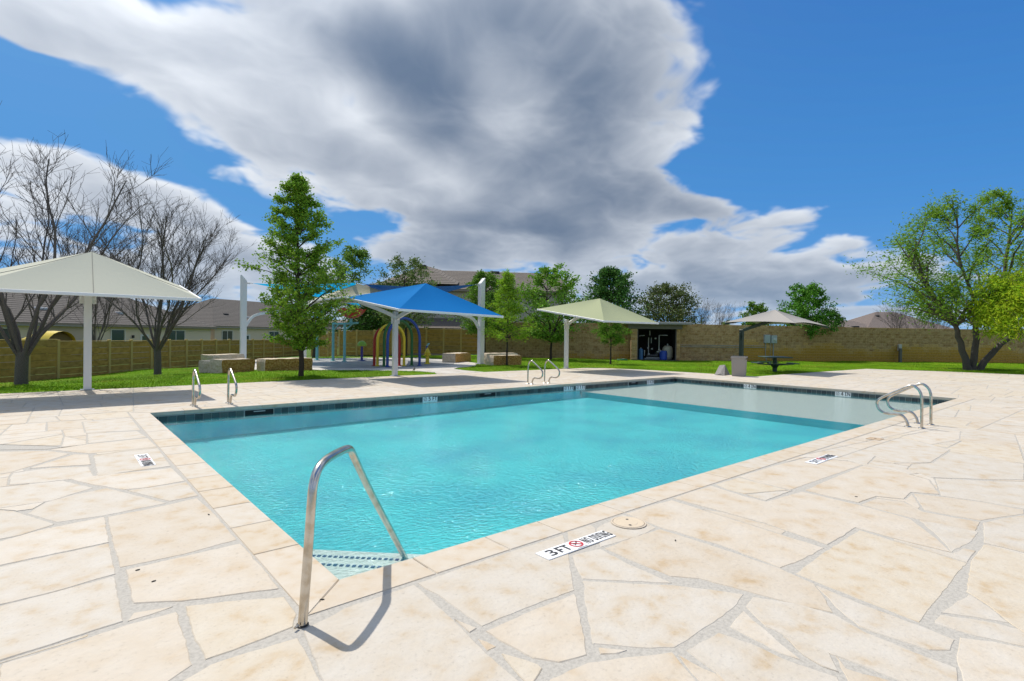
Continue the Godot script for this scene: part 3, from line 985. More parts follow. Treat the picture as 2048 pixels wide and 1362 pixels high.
	var mouth_shade := paint("skimmer_shade", lin(0.01, 0.012, 0.012), 0.9)  # flat near-black face painted as the shade inside the skimmer mouth
	for g in skim:
		var s := begin()
		bx(s, Vector3((g[0] + g[1]) / 2, -0.165, PZ - 0.006), Vector3(g[1] - g[0] - 0.04, 0.13, 0.01))
		var sk := put("skimmer", done(s), mouth_shade, pool)
		put("weir_flap", box_mesh(Vector3((g[0] + g[1]) / 2, -0.13, PZ + 0.001), Vector3(0.24, 0.02, 0.01)), paint("weir_white", lin(0.35, 0.36, 0.36), 0.5), sk)
	# the water: a rippled sheet
	var water := StandardMaterial3D.new()
	water.resource_name = "pool_water"
	water.albedo_color = Color(lin(0.05, 0.55, 0.60), 0.14)
	water.transparency = BaseMaterial3D.TRANSPARENCY_ALPHA
	water.roughness = 0.05
	water.metallic_specular = 0.45
	water.normal_enabled = true
	water.normal_texture = bump_tex(61, 0.016, 7.0, 1024, 5)
	water.normal_scale = 3.0
	water.uv1_scale = Vector3(0.62, 0.95, 1.0)
	var ws := SurfaceTool.new()
	ws.begin(Mesh.PRIMITIVE_TRIANGLES)
	var wave := FastNoiseLite.new()
	wave.seed = 17
	wave.frequency = 0.9
	wave.fractal_octaves = 3
	var nx := 150
	var nz := 76
	for i in nx:
		for j in nz:
			for q in [[0, 0], [1, 1], [1, 0], [0, 0], [0, 1], [1, 1]]:
				var x: float = PX * float(i + q[0]) / nx
				var z: float = PZ * float(j + q[1]) / nz
				ws.set_normal(Vector3.UP)
				ws.set_tangent(Plane(1, 0, 0, 1))
				ws.set_uv(Vector2(x, z))
				ws.add_vertex(Vector3(x, WATER, z))
	var wo := put("water", ws.commit(), water)
	wo.set_meta("kind", "structure")

# ---------------------------------------------------------------- fences
func fence_run(f: Node3D, a: Vector2, b: Vector2, bays: int, top_a: float, top_b: float, courses: int, plank_mats: Array, post_mesh: Mesh, last_post := false) -> void:
	var d := (b - a) / bays
	var l := d.length()
	var turn := atan2(-d.y, d.x)
	var bas := Basis(Vector3.UP, turn)
	var plank := box_mesh(Vector3.ZERO, Vector3(l - 0.10, 0.292, 0.05), Basis.IDENTITY, 0.010)
	var cap := box_mesh(Vector3.ZERO, Vector3(l - 0.10, 0.03, 0.085), Basis.IDENTITY, 0.006)
	for i in bays + (1 if last_post else 0):
		var p := a + d * i
		var top := lerpf(top_a, top_b, float(i) / bays)
		piece("fence_post", post_mesh, mats["fence_post"], f).transform = Transform3D(bas, Vector3(p.x, top - 0.93, p.y))
		if i == bays: break
		var m := p + d * 0.5
		for k in courses:
			var o := piece("fence_plank", plank, plank_mats[rng.randi() % plank_mats.size()], f)
			o.transform = Transform3D(bas * Basis(Vector3.RIGHT, 0.055), Vector3(m.x, top - 0.19 - k * 0.305, m.y))
		piece("fence_cap", cap, mats["fence_post"], f).transform = Transform3D(bas, Vector3(m.x, top - 0.012, m.y))

func make_fences() -> void:
	var pm := [mats["precast_fence"], mats["precast_fence_dull"], mats["precast_fence"]]
	var post := box_mesh(Vector3.ZERO, Vector3(0.13, 1.98, 0.13), Basis.IDENTITY, 0.012)
	var f := thing("precast_fence", "tan horizontal plank fence running behind the bare trees on the left", "fence")
	fence_run(f, Vector2(-8.2, -22.4), Vector2(-1.31, -28.82), 7, 1.16, 1.16, 6, pm, post)
	fence_run(f, Vector2(-1.31, -28.82), Vector2(14.66, -43.66), 16, 1.07, 1.02, 6, pm, post, true)
	var g := thing("precast_fence", "tan horizontal plank fence closing off the far side of the splash pad", "fence")
	fence_run(g, Vector2(14.80, -41.2), Vector2(15.1, -36.6), 3, 1.45, 1.75, 6, pm, post)
	fence_run(g, Vector2(15.1, -36.3), Vector2(18.1, -33.6), 3, 1.80, 1.86, 6, pm, post)
	fence_run(g, Vector2(18.1, -33.6), Vector2(23.0, -29.2), 5, 2.02, 2.02, 6, pm, post, true)

# ---------------------------------------------------------------- masonry wall
func make_masonry() -> void:
	var grain := noise_tex(71, 0.02, [[0.0, Color(0.72, 0.66, 0.58)], [0.45, Color(0.9, 0.88, 0.84)], [1.0, Color(1, 1, 1)]], 512, 6)
	var blotch := noise_tex(74, 0.006, [[0.0, Color(0.70, 0.62, 0.50)], [0.5, Color(0.92, 0.90, 0.86)], [1.0, gray(1.0)]], 512, 4)
	var bump := bump_tex(72, 0.06, 5.0)
	var bm := []
	for t in [lin(0.67, 0.485, 0.265), lin(0.65, 0.465, 0.25), lin(0.69, 0.50, 0.28), lin(0.645, 0.455, 0.24)]:
		var m := surfaced("split_block_%d" % bm.size(), t, grain, 0.8, 0.95, bump, 0.8)
		m.detail_enabled = true
		m.detail_blend_mode = BaseMaterial3D.BLEND_MODE_MUL
		m.detail_albedo = blotch
		m.uv2_triplanar = true
		m.uv2_world_triplanar = true
		m.uv2_scale = Vector3.ONE * 0.12
		bm.append(m)
	var stained := []
	for t in [lin(0.66, 0.45, 0.19), lin(0.63, 0.41, 0.13), lin(0.60, 0.365, 0.08), lin(0.575, 0.34, 0.055)]:
		stained.append(surfaced("stained_block_%d" % stained.size(), t, grain, 0.8, 0.95, bump, 0.8))
	var joint := paint("block_mortar", lin(0.54, 0.39, 0.21), 0.95)
	var w := thing("block_wall", "long sand coloured concrete block wall with rusty stains behind the far lawn", "wall")
	var line := [Vector2(22.7, -28.6), Vector2(30.72, -20.99), Vector2(32.6, -18.22), Vector2(47.2, -9.75), Vector2(57.5, -2.2), Vector2(74, 10)]
	var damp := FastNoiseLite.new()
	damp.seed = 12
	damp.frequency = 0.16
	var spots := []
	var core := begin()
	for s in [0, 2, 3, 4]:
		var a: Vector2 = line[s]
		var b: Vector2 = line[s + 1]
		var l := a.distance_to(b)
		var d := (b - a) / l
		var turn := atan2(-d.y, d.x)
		var bas := Basis(Vector3.UP, turn)
		bx(core, Vector3((a.x + b.x) / 2, 1.20, (a.y + b.y) / 2), Vector3(l, 2.7, 0.165), bas)
		var n := int(l / 0.41)
		for r in 13:
			for k in n + 1:
				var u := (k + (0.5 if r % 2 else 0.0)) * l / n
				var u0 := maxf(u - l / n / 2, 0.0)
				var u1 := minf(u + l / n / 2, l)
				if u1 - u0 < 0.1: continue
				var p := a + d * (u0 + u1) / 2
				var reach := 0.0
				if (s >= 2 and (s == 3 or u > 5.0)) or (s == 0 and u > 6.5):
					reach = (6.0 if s >= 2 else 3.2) + 3.4 * damp.get_noise_2d(p.x, p.y)
				var soiled := clampf((reach - r + rng.randf_range(-0.7, 0.7)) / 3.5, 0.0, 1.0)
				var seen: bool = s != 4
				spots.append([(p - Vector2(-1.424, 3.395)).length() + r * 0.02 + (0.0 if seen else 500.0), Transform3D(bas, Vector3(p.x, -0.03 + r * 0.203 + 0.1, p.y) + bas.z * rng.randf_range(-0.004, 0.006)), u1 - u0 < 0.3, soiled])
	spots.sort_custom(func(x, y): return x[0] < y[0])
	put("wall_core", done(core), joint, w)
	var whole := box_mesh(Vector3.ZERO, Vector3(0.398, 0.191, 0.195), Basis.IDENTITY, 0.008)
	var half := box_mesh(Vector3.ZERO, Vector3(0.195, 0.191, 0.195), Basis.IDENTITY, 0.008)
	var rest := []
	var all_m := bm + stained
	for m in all_m: rest.append(SurfaceTool.new())
	for i in spots.size():
		var e: Array = spots[i]
		var mi: int = (bm.size() + mini(int(e[3] * 4.0), 3)) if e[3] > 0.04 else (rng.randi() % bm.size())
		if i < 290:
			piece("wall_block", half if e[2] else whole, all_m[mi], w).transform = e[1]
		else:
			rest[mi].append_from(half if e[2] else whole, 0, e[1])
	for i in all_m.size():
		put("distant_wall_blocks", rest[i].commit(), all_m[i], w).set_meta("kind", "stuff")
	# conduit along the wall to the meter boxes
	var cd: Vector2 = (line[3] - line[2]).normalized()
	var nrm := Vector2(-cd.y, cd.x)
	if nrm.dot(Vector2(-1, 1)) < 0: nrm = -nrm
	var on_wall := func(u: float, y: float, off: float) -> Vector3:
		var q: Vector2 = line[2] + cd * u + nrm * off
		return Vector3(q.x, y, q.y)
	var gm := paint("galvanised_gray", lin(0.30, 0.33, 0.33), 0.5)
	var conduit := thing("conduit", "thin grey conduit pipes running along the block wall right of the pump shed", "pipe")
	for y in [0.98, 1.10]:
		put("pipe", pipe_mesh([on_wall.call(0.15, y, 0.13), on_wall.call(7.0, y, 0.13)], 0.018, 8), gm, conduit)
	var box_turn := Basis(Vector3.UP, atan2(-cd.y, cd.x))
	var eb := thing("meter_box", "grey electrical cabinet on the block wall, the plain left one of the pair", "electrical box")
	put("cabinet", box_mesh(on_wall.call(7.0, 1.62, 0.17), Vector3(0.46, 0.62, 0.16), box_turn, 0.01), paint("cabinet_gray", lin(0.36, 0.42, 0.43), 0.55), eb)
	put("cabinet_lid", box_mesh(on_wall.call(7.0, 1.62, 0.256), Vector3(0.42, 0.56, 0.012), box_turn, 0.004), mats["cabinet_gray"], eb)
	put("drop_pipe", pipe_mesh([on_wall.call(6.9, 1.32, 0.15), on_wall.call(6.9, 0.55, 0.15), on_wall.call(7.0, 0.0, 0.15)], 0.025, 8), gm, eb)
	var em := thing("meter_box", "grey electric meter box with a round glass dial on the block wall", "electrical box")
	put("cabinet", box_mesh(on_wall.call(7.55, 1.60, 0.17), Vector3(0.46, 0.58, 0.16), box_turn, 0.01), mats["cabinet_gray"], em)
	var dial := begin()
	var st := SurfaceTool.new()
	st.begin(Mesh.PRIMITIVE_TRIANGLES)
	tube(st, PackedVector3Array([on_wall.call(7.6, 1.6, 0.25), on_wall.call(7.6, 1.6, 0.31)]), PackedFloat32Array([0.12, 0.11]), 16)
	put("dial", st.commit(), paint("dial_glass", lin(0.55, 0.6, 0.6), 0.15), em)
	put("drop_pipe", pipe_mesh([on_wall.call(7.55, 1.32, 0.15), on_wall.call(7.55, 0.0, 0.15)], 0.035, 8), gm, em)
	put("drop_pipe", pipe_mesh([on_wall.call(7.30, 1.32, 0.14), on_wall.call(7.30, 0.2, 0.14)], 0.015, 8), gm, em)
	# controller pedestal by the right part of the wall
	var pd := thing("controller_pedestal", "small grey irrigation controller on a post against the block wall left of the big tree", "electrical box", Vector3(48.0, 0, -8.7), 0.6)
	put("post", box_mesh(Vector3(-0.15, 0.5, 0), Vector3(0.3, 1.1, 0.14), Basis.IDENTITY, 0.01), paint("pedestal_dark", lin(0.13, 0.13, 0.12), 0.7), pd)
	put("cabinet", box_mesh(Vector3(0.18, 1.1, 0.06), Vector3(0.36, 0.5, 0.2), Basis.IDENTITY, 0.015), paint("pedestal_light", lin(0.50, 0.50, 0.48), 0.5), pd)
	put("hose", pipe_mesh(smooth([Vector3(0.2, 0.85, 0.06), Vector3(0.22, 0.45, 0.1), Vector3(0.38, 0.2, 0.1), Vector3(0.5, 0.02, 0.12)]), 0.035, 8), mats["pedestal_light"], pd)

# ---------------------------------------------------------------- houses
func shingles(key: String, c: Color) -> StandardMaterial3D:
	if mats.has(key): return mats[key]
	var m := surfaced(key, c, noise_tex(81, 0.035, [[0.0, gray(0.66)], [0.5, gray(0.86)], [1.0, gray(1.0)]], 512, 5), 0.35, 0.95, bump_tex(82, 0.1, 4.0), 0.5)
	return m

func roof_courses(st: SurfaceTool, a: Vector3, b: Vector3, c: Vector3, d: Vector3, rows: int) -> void:
	# a sloping roof plane a-b (eave) to d-c (ridge) as overlapping shingle courses
	var n := (b - a).cross(d - a).normalized()
	if n.y < 0: n = -n
	for i in rows:
		var t0 := float(i) / rows
		var t1 := float(i + 1) / rows
		var p0 := a.lerp(d, t0)
		var p1 := b.lerp(c, t0)
		var p2 := b.lerp(c, t1)
		var p3 := a.lerp(d, t1)
		var low := (p0 + p1 + p2 + p3) / 4.0 - n
		quad(st, p0 + n * 0.02, p1 + n * 0.02, p2, p3, low)
		quad(st, p0, p1, p1 + n * 0.02, p0 + n * 0.02, (p0 + p3) * 0.5)

func hip_roof(parent: Node, l: float, w: float, eave: float, ridge: float, over: float, hip_l: float, hip_r: float, mat: Material, trim: Material) -> Node:
	# local: front edge from x=0 to l at z=0, back at z=-w
	var y := eave
	var e := [Vector3(-over, y, over), Vector3(l + over, y, over), Vector3(l + over, y, -w - over), Vector3(-over, y, -w - over)]
	var r0 := Vector3(hip_l if hip_l > 0 else -over, ridge, -w / 2)
	var r1 := Vector3(l - hip_r if hip_r > 0 else l + over, ridge, -w / 2)
	var rows := maxi(6, int((ridge - eave) / 0.16))
	var st := begin()
	roof_courses(st, e[0], e[1], r1, r0, rows)
	roof_courses(st, e[2], e[3], r0, r1, rows)
	roof_courses(st, e[3], e[0], r0, r0, rows)
	roof_courses(st, e[1], e[2], r1, r1, rows)
	var o := put("roof", done(st), mat, parent)
	var f := begin()
	bx(f, Vector3(l / 2, y - 0.10, over - 0.03), Vector3(l + over * 2, 0.18, 0.04))
	bx(f, Vector3(l + over - 0.03, y - 0.10, -w / 2), Vector3(0.04, 0.18, w + over * 2 - 0.1))
	bx(f, Vector3(-over + 0.03, y - 0.10, -w / 2), Vector3(0.04, 0.18, w + over * 2 - 0.1))
	bx(f, Vector3(l / 2, y - 0.205, -w / 2), Vector3(l + over * 2 - 0.1, 0.02, w + over * 2 - 0.1))
	put("fascia", done(f), trim, parent)
	return o

func window(parent: Node, x: float, y: float, w: float, h: float, frame: Material, glass: Material, z := 0.0, lights := 2) -> void:
	var st := begin()
	for s in [-1.0, 1.0]:
		bx(st, Vector3(x + s * (w / 2 + 0.04), y, z + 0.05), Vector3(0.08, h + 0.16, 0.06))
		bx(st, Vector3(x, y + s * (h / 2 + 0.04), z + 0.05), Vector3(w, 0.08, 0.055))
	for k in range(1, lights):
		bx(st, Vector3(x - w / 2 + w * k / lights, y, z + 0.045), Vector3(0.06, h, 0.04))
	var o := put("window", done(st), frame, parent)
	for k in lights:
		put("pane", box_mesh(Vector3(x - w / 2 + w * (k + 0.5) / lights, y, z + 0.02), Vector3(w / lights - 0.05, h, 0.02)), glass, o)

func house(label: String, a: Vector2, b: Vector2, w: float, base: float, eave: float, ridge: float, hip_l: float, hip_r: float, wall_mat: Material, roof_mat: Material, called := "house") -> Node3D:
	var d := b - a
	var o := thing(called, label, "house", Vector3(a.x, 0, a.y), atan2(-d.y, d.x))
	var l := d.length()
	put("wall", box_mesh(Vector3(l / 2, (base + eave - 0.2) / 2, -w / 2), Vector3(l, eave - 0.2 - base, w)), wall_mat, o)
	# lap siding boards: shadow lines on the front
	var st := begin()
	var y := base + 0.3
	while y < eave - 0.3:
		bx(st, Vector3(l / 2, y, 0.012), Vector3(l - 0.02, 0.17, 0.02), Basis(Vector3.RIGHT, -0.06))
		y += 0.18
	put("siding", done(st), wall_mat, o)
	hip_roof(o, l, w, eave, ridge, 0.45, hip_l, hip_r, roof_mat, paint("fascia_taupe", lin(0.26, 0.21, 0.16), 0.8))
	return o

func roof_vent(parent: Node, at: Vector3, mat: Material, s := Vector3(0.5, 0.2, 0.5)) -> void:
	var st := begin()
	bx(st, at, s, Basis.IDENTITY, 0.04)
	put("roof_vent", done(st), mat, parent)

func make_houses() -> void:
	var grey_roof := shingles("grey_shingles", lin(0.135, 0.12, 0.105))
	var tan_wall := paint("siding_tan", lin(0.66, 0.55, 0.41), 0.85)
	var taupe_wall := paint("siding_taupe", lin(0.48, 0.38, 0.30), 0.85)
	var frame := paint("window_frame", lin(0.62, 0.60, 0.56), 0.6)
	var glass := paint("window_glass", lin(0.035, 0.06, 0.06), 0.08)
	var dark := paint("vent_dark", lin(0.04, 0.038, 0.036), 0.8)
	var pale := paint("vent_pale", lin(0.5, 0.5, 0.5), 0.5)
	# long single-storey house behind the left fence
	var h := house("long single storey tan house with broad grey roof behind the left fence", Vector2(-16.0, -35.2), Vector2(11.1, -60.4), 15.0, -1.2, 2.05, 5.75, 7.0, 6.5, tan_wall, grey_roof)
	var along := func(x: float) -> float: return x
	var wins := [[16.4, 1.0, 1], [25.4, 1.3, 1], [32.0, 2.3, 2]]
	for q in wins: window(h, q[0], 0.98, q[1], 1.25, frame, glass, 0.0, q[2])
	put("wall_panel", box_mesh(Vector3(21.3, 0.4, 0.05), Vector3(4.2, 2.9, 0.06)), taupe_wall, h)
	var door := put("door", box_mesh(Vector3(28.2, 0.2, 0.04), Vector3(0.95, 2.1, 0.05), Basis.IDENTITY, 0.01), frame, h)
	put("door_glass", box_mesh(Vector3(28.2, 0.75, 0.07), Vector3(0.55, 0.7, 0.02)), glass, door)
	put("wall_lamp", box_mesh(Vector3(26.9, 1.05, 0.1), Vector3(0.16, 0.24, 0.16), Basis.IDENTITY, 0.02), dark, h)
	roof_vent(h, Vector3(20.5, 3.15, -1.9), pale, Vector3(0.8, 0.22, 0.5))
	roof_vent(h, Vector3(27.5, 3.1, -1.8), pale, Vector3(0.5, 0.25, 0.5))
	roof_vent(h, Vector3(26.0, 5.5, -6.6), dark, Vector3(1.2, 0.35, 0.7))
	put("vent_pipe", pipe_mesh([Vector3(33.0, 2.8, -2.2), Vector3(33.0, 3.25, -2.2)], 0.06, 8), dark, h)
	# its neighbour further along
	h = house("smaller tan house with grey roof between the left white mast and the elm", Vector2(11.7, -61.6), Vector2(29.5, -71.0), 13.0, -1.2, 2.2, 5.6, 5.0, 5.5, tan_wall, grey_roof)
	window(h, 1.6, 1.0, 1.3, 1.3, frame, glass, 0.0, 2)
	window(h, 8.2, 1.0, 1.5, 1.3, frame, glass, 0.0, 2)
	door = put("door", box_mesh(Vector3(4.2, 0.2, 0.04), Vector3(1.0, 2.2, 0.05), Basis.IDENTITY, 0.01), frame, h)
	put("door_glass", box_mesh(Vector3(4.2, 0.75, 0.07), Vector3(0.5, 0.8, 0.02)), glass, door)
	roof_vent(h, Vector3(3.4, 3.6, -2.4), dark, Vector3(0.6, 0.2, 0.4))
	roof_vent(h, Vector3(6.0, 3.3, -2.0), pale, Vector3(0.8, 0.25, 0.5))
	# two-storey house beyond the splash pad
	var brown_roof := shingles("brown_shingles", lin(0.20, 0.17, 0.14))
	var grey_wall := paint("siding_grey", lin(0.46, 0.42, 0.37), 0.85)
	h = house("two storey grey beige house with brown roof behind the splash pad trees", Vector2(19.6, -42.0), Vector2(34.9, -31.9), 10.0, -0.3, 5.75, 8.05, 6.5, 0.0, grey_wall, brown_roof)
	var l := Vector2(19.6, -42.0).distance_to(Vector2(34.9, -31.9))
	var st := begin()
	tri(st, Vector3(l - 0.02, 5.5, 0), Vector3(l - 0.02, 5.5, -10), Vector3(l - 0.02, 7.95, -5), Vector3(0, 6, -5))
	put("gable", done(st), grey_wall, h)
	st = begin()
	roof_courses(st, Vector3(2.0, 6.2, 0.2), Vector3(8.4, 6.2, 0.2), Vector3(5.2, 8.5, -5.0), Vector3(5.2, 8.5, -5.0), 12)
	roof_courses(st, Vector3(8.4, 6.2, 0.2), Vector3(9.2, 7.6, -6.0), Vector3(5.2, 8.5, -5.0), Vector3(5.2, 8.5, -5.0), 12)
	roof_courses(st, Vector3(1.2, 7.0, -6.0), Vector3(2.0, 6.2, 0.2), Vector3(5.2, 8.5, -5.0), Vector3(5.2, 8.5, -5.0), 12)
	put("cross_roof", done(st), brown_roof, h)
	st = begin()
	roof_courses(st, Vector3(-1.0, 2.15, 2.6), Vector3(8.8, 2.15, 2.6), Vector3(8.8, 3.1, 0.05), Vector3(-1.0, 3.1, 0.05), 8)
	put("porch_roof", done(st), brown_roof, h)
	roof_vent(h, Vector3(5.0, 8.3, -4.2), dark, Vector3(0.9, 0.25, 0.5))
	roof_vent(h, Vector3(12.3, 7.9, -4.6), dark, Vector3(0.8, 0.3, 0.5))
	put("vent_pipe", pipe_mesh([Vector3(3.4, 6.9, -2.4), Vector3(3.4, 7.6, -2.4)], 0.07, 8), dark, h)
	window(h, 10.6, 4.2, 1.4, 1.3, frame, glass, 0.0, 2)
	# open patio cover left of it
	h = thing("patio_cover", "taupe patio cover on square posts half hidden by trees behind the splash pad fence", "patio cover", Vector3(17.0, -0.3, -41.5), -0.55)
	put("beam", box_mesh(Vector3(0, 2.55, 0), Vector3(5.0, 0.28, 0.2), Basis(Vector3.BACK, 0.06), 0.01), paint("patio_taupe", lin(0.34, 0.28, 0.22), 0.8), h)
	put("roof_sheet", box_mesh(Vector3(0, 2.9, -1.6), Vector3(5.4, 0.1, 3.6), Basis(Vector3.RIGHT, 0.1), 0.01), brown_roof, h)
	for x in [-1.0, 2.2]: put("post", box_mesh(Vector3(x, 1.2, 0), Vector3(0.2, 2.5, 0.2), Basis.IDENTITY, 0.01), frame, h)
	# far roofs on the right
	var far_roof := shingles("far_shingles", lin(0.245, 0.195, 0.17))
	h = house("distant house with hipped brown roof beyond the block wall on the right", Vector2(88.0, -22.5), Vector2(100.0, -13.5), 12.0, 0.0, 2.9, 6.1, 6.0, 6.0, tan_wall, far_roof)
	roof_vent(h, Vector3(5.0, 5.4, -4.5), dark)
	h = house("distant low house with long grey brown roof behind the leaning wall tree", Vector2(80.5, -27.5), Vector2(91.0, -20.5), 8.0, 0.0, 3.0, 4.6, 3.5, 3.0, tan_wall, far_roof)
	roof_vent(h, Vector3(8.0, 3.5, -1.0), dark, Vector3(0.9, 0.4, 0.6))
	# yellow tunnel slide in the yard
	var slide := thing("tunnel_slide", "yellow plastic tunnel slide arching above the left fence", "slide", Vector3(-1.7, -1.15, -32.6), -0.95)
	var s := SurfaceTool.new()
	s.begin(Mesh.PRIMITIVE_TRIANGLES)
	var pts := PackedVector3Array()
	var rad := PackedFloat32Array()
	for i in 9:
		pts.append(Vector3(-1.3 + i * 0.28, 2.0 - 0.012 * (i - 6) * (i - 6), 0))
		rad.append(0.68 if i % 4 else 0.72)
	tube(s, pts, rad, 20, false)
	put("tube", s.commit(), paint("slide_yellow", lin(0.62, 0.46, 0.03), 0.35), slide)
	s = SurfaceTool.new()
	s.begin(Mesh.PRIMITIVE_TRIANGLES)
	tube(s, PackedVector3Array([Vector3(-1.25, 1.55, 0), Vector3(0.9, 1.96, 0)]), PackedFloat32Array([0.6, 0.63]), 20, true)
	put("tube_painted_shadow", s.commit(), paint("slide_inside_shade", lin(0.10, 0.08, 0.01), 0.6), slide)  # dark plug in the tube, coloured as the shade inside
	for x in [-0.9, 0.6]: put("leg", pipe_mesh([Vector3(x, 0, 0.0), Vector3(x, 1.4, 0)], 0.05, 8), dark, slide)

# ---------------------------------------------------------------- pump shed
func make_pump_house() -> void:
	var at := Vector3(29.55, 0, -20.0)
	var turn := -0.859
	var o := thing("pump_shed", "open fronted block pump shed with grey flat roof against the wall", "shed", at, turn)
	for q in [[Vector3(0.21, 0, -0.2), Vector3(0.42, 0.195, 0.4)], [Vector3(3.22, 0, -0.2), Vector3(0.24, 0.195, 0.4)], [Vector3(0.12, 0, -1.05), Vector3(0.22, 0.195, 1.28)], [Vector3(0.12, 0, -2.34), Vector3(0.22, 0.195, 1.28)], [Vector3(3.23, 0, -1.05), Vector3(0.2, 0.195, 1.28)], [Vector3(3.23, 0, -2.34), Vector3(0.2, 0.195, 1.28)]]:
		var bm := box_mesh(Vector3.ZERO, q[1], Basis.IDENTITY, 0.008)
		for r in 11:
			piece("wall_block", bm, mats["split_block_%d" % ((r * 3 + int(q[0].x)) % 4)], o).position = q[0] + Vector3.UP * (0.1 + r * 0.203)
	put("back_wall", box_mesh(Vector3(1.67, 1.2, -3.0), Vector3(3.3, 2.5, 0.15)), paint("shed_shade", lin(0.02, 0.018, 0.016), 0.95), o)  # back wall and floor painted near black for the shade inside
	put("shade_lining", box_mesh(Vector3(3.10, 1.15, -1.7), Vector3(0.04, 2.3, 2.5)), mats["shed_shade"], o)  # dark sheets added over the side walls, painted as interior shade
	put("shade_lining", box_mesh(Vector3(0.27, 1.15, -1.7), Vector3(0.04, 2.3, 2.5)), mats["shed_shade"], o)
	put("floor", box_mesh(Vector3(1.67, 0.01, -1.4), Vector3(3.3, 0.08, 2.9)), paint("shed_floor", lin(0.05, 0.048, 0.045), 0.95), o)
	put("lintel", box_mesh(Vector3(1.62, 2.38, -0.02), Vector3(3.7, 0.34, 0.2), Basis.IDENTITY, 0.01), paint("shed_taupe", lin(0.16, 0.14, 0.125), 0.8), o)
	put("roof", box_mesh(Vector3(1.75, 2.66, -1.3), Vector3(4.6, 0.16, 3.6), Basis(Vector3.BACK, 0.0) * Basis(Vector3.RIGHT, 0.03), 0.01), paint("shed_metal", lin(0.30, 0.29, 0.28), 0.5), o)
	put("jamb", box_mesh(Vector3(0.45, 1.1, -0.12), Vector3(0.05, 2.2, 0.12)), mats["shed_taupe"], o)
	put("jamb", box_mesh(Vector3(3.07, 1.1, -0.12), Vector3(0.05, 2.2, 0.12)), mats["shed_taupe"], o)
	var bas := Basis(Vector3.UP, turn)
	var inside := func(x: float, y: float, z: float) -> Vector3: return at + bas * Vector3(x, y, z)
	var white := paint("pvc_white", lin(0.36, 0.36, 0.33), 0.45)
	var tank := thing("filter_tank", "cream rounded filter tank inside the pump shed on the right", "tank", inside.call(2.62, 0.05, -0.95), turn)
	put("vessel", lathe_mesh([Vector2(0.0, 0.0), Vector2(0.30, 0.02), Vector2(0.37, 0.2), Vector2(0.38, 0.7), Vector2(0.33, 0.88), Vector2(0.2, 0.98), Vector2(0.0, 1.01)]), paint("tank_cream", lin(0.42, 0.38, 0.28), 0.5), tank)
	put("valve", lathe_mesh([Vector2(0.0, 1.0), Vector2(0.05, 1.0), Vector2(0.05, 1.13), Vector2(0.0, 1.14)], Vector3.ZERO, 10), white, tank)
	var drum_prof := [Vector2(0.0, 0.0), Vector2(0.24, 0.0), Vector2(0.255, 0.05), Vector2(0.255, 0.2), Vector2(0.265, 0.22), Vector2(0.255, 0.24), Vector2(0.255, 0.4), Vector2(0.265, 0.42), Vector2(0.255, 0.44), Vector2(0.25, 0.6), Vector2(0.2, 0.63), Vector2(0.0, 0.63)]
	var drum := thing("chemical_drum", "bright blue plastic drum on the floor in front of the cream tank", "barrel", inside.call(2.28, 0.05, -0.55), turn)
	put("shell", lathe_mesh(drum_prof), paint("drum_blue", lin(0.02, 0.07, 0.38), 0.4), drum)
	put("bung", lathe_mesh([Vector2(0.04, 0.63), Vector2(0.04, 0.67), Vector2(0.0, 0.67)], Vector3(0.1, 0, 0), 8), white, drum)
	drum = thing("chemical_drum", "slim dull blue cylinder by the left jamb inside the pump shed", "barrel", inside.call(0.72, 0.05, -0.5), turn)
	put("shell", lathe_mesh([Vector2(0.0, 0.0), Vector2(0.16, 0.0), Vector2(0.165, 0.66), Vector2(0.1, 0.76), Vector2(0.0, 0.77)]), paint("drum_dull_blue", lin(0.04, 0.13, 0.27), 0.5), drum)
	put("valve", lathe_mesh([Vector2(0.03, 0.77), Vector2(0.03, 0.84), Vector2(0.0, 0.84)], Vector3.ZERO, 8), white, drum)
	var pipes := thing("pipe_manifold", "white pvc pipes with valves standing in the middle of the pump shed", "pipes", inside.call(0, 0, 0), turn)
	for q in [[Vector3(1.98, 0.5, -0.6), Vector3(1.98, 1.78, -0.6), Vector3(2.55, 1.78, -0.6)], [Vector3(1.28, 0.4, -0.9), Vector3(1.28, 1.6, -0.9)], [Vector3(1.36, 1.75, -0.9), Vector3(1.36, 2.1, -0.9)], [Vector3(0.62, 1.72, -1.0), Vector3(1.0, 1.75, -1.0)], [Vector3(1.5, 1.2, -1.2), Vector3(1.5, 1.6, -1.2)], [Vector3(1.0, 0.3, -0.8), Vector3(1.0, 0.7, -0.8)], [Vector3(1.1, 0.16, -0.5), Vector3(2.0, 0.16, -0.5)]]:
		put("pipe", pipe_mesh(q, 0.035, 8), white, pipes)
	for q in [Vector3(1.98, 0.75, -0.6), Vector3(1.88, 0.6, -0.55), Vector3(2.08, 0.66, -0.5), Vector3(1.24, 0.85, -0.85), Vector3(1.75, 1.55, -0.8), Vector3(1.5, 0.8, -0.7), Vector3(1.28, 0.42, -0.6)]:
		put("valve", box_mesh(q, Vector3(0.12, 0.11, 0.11), Basis(Vector3.UP, 0.4), 0.02), white, pipes)
	var pump := thing("pool_pump", "black pool pump on a base inside the pump shed", "pump", inside.call(1.55, 0.05, -0.75), turn)
	var s := SurfaceTool.new()
	s.begin(Mesh.PRIMITIVE_TRIANGLES)
	tube(s, PackedVector3Array([Vector3(-0.4, 0.25, 0), Vector3(0.1, 0.25, 0), Vector3(0.14, 0.25, 0), Vector3(0.35, 0.25, 0)]), PackedFloat32Array([0.14, 0.14, 0.19, 0.17]), 14)
	put("motor", s.commit(), paint("pump_black", lin(0.02, 0.02, 0.02), 0.5), pump)
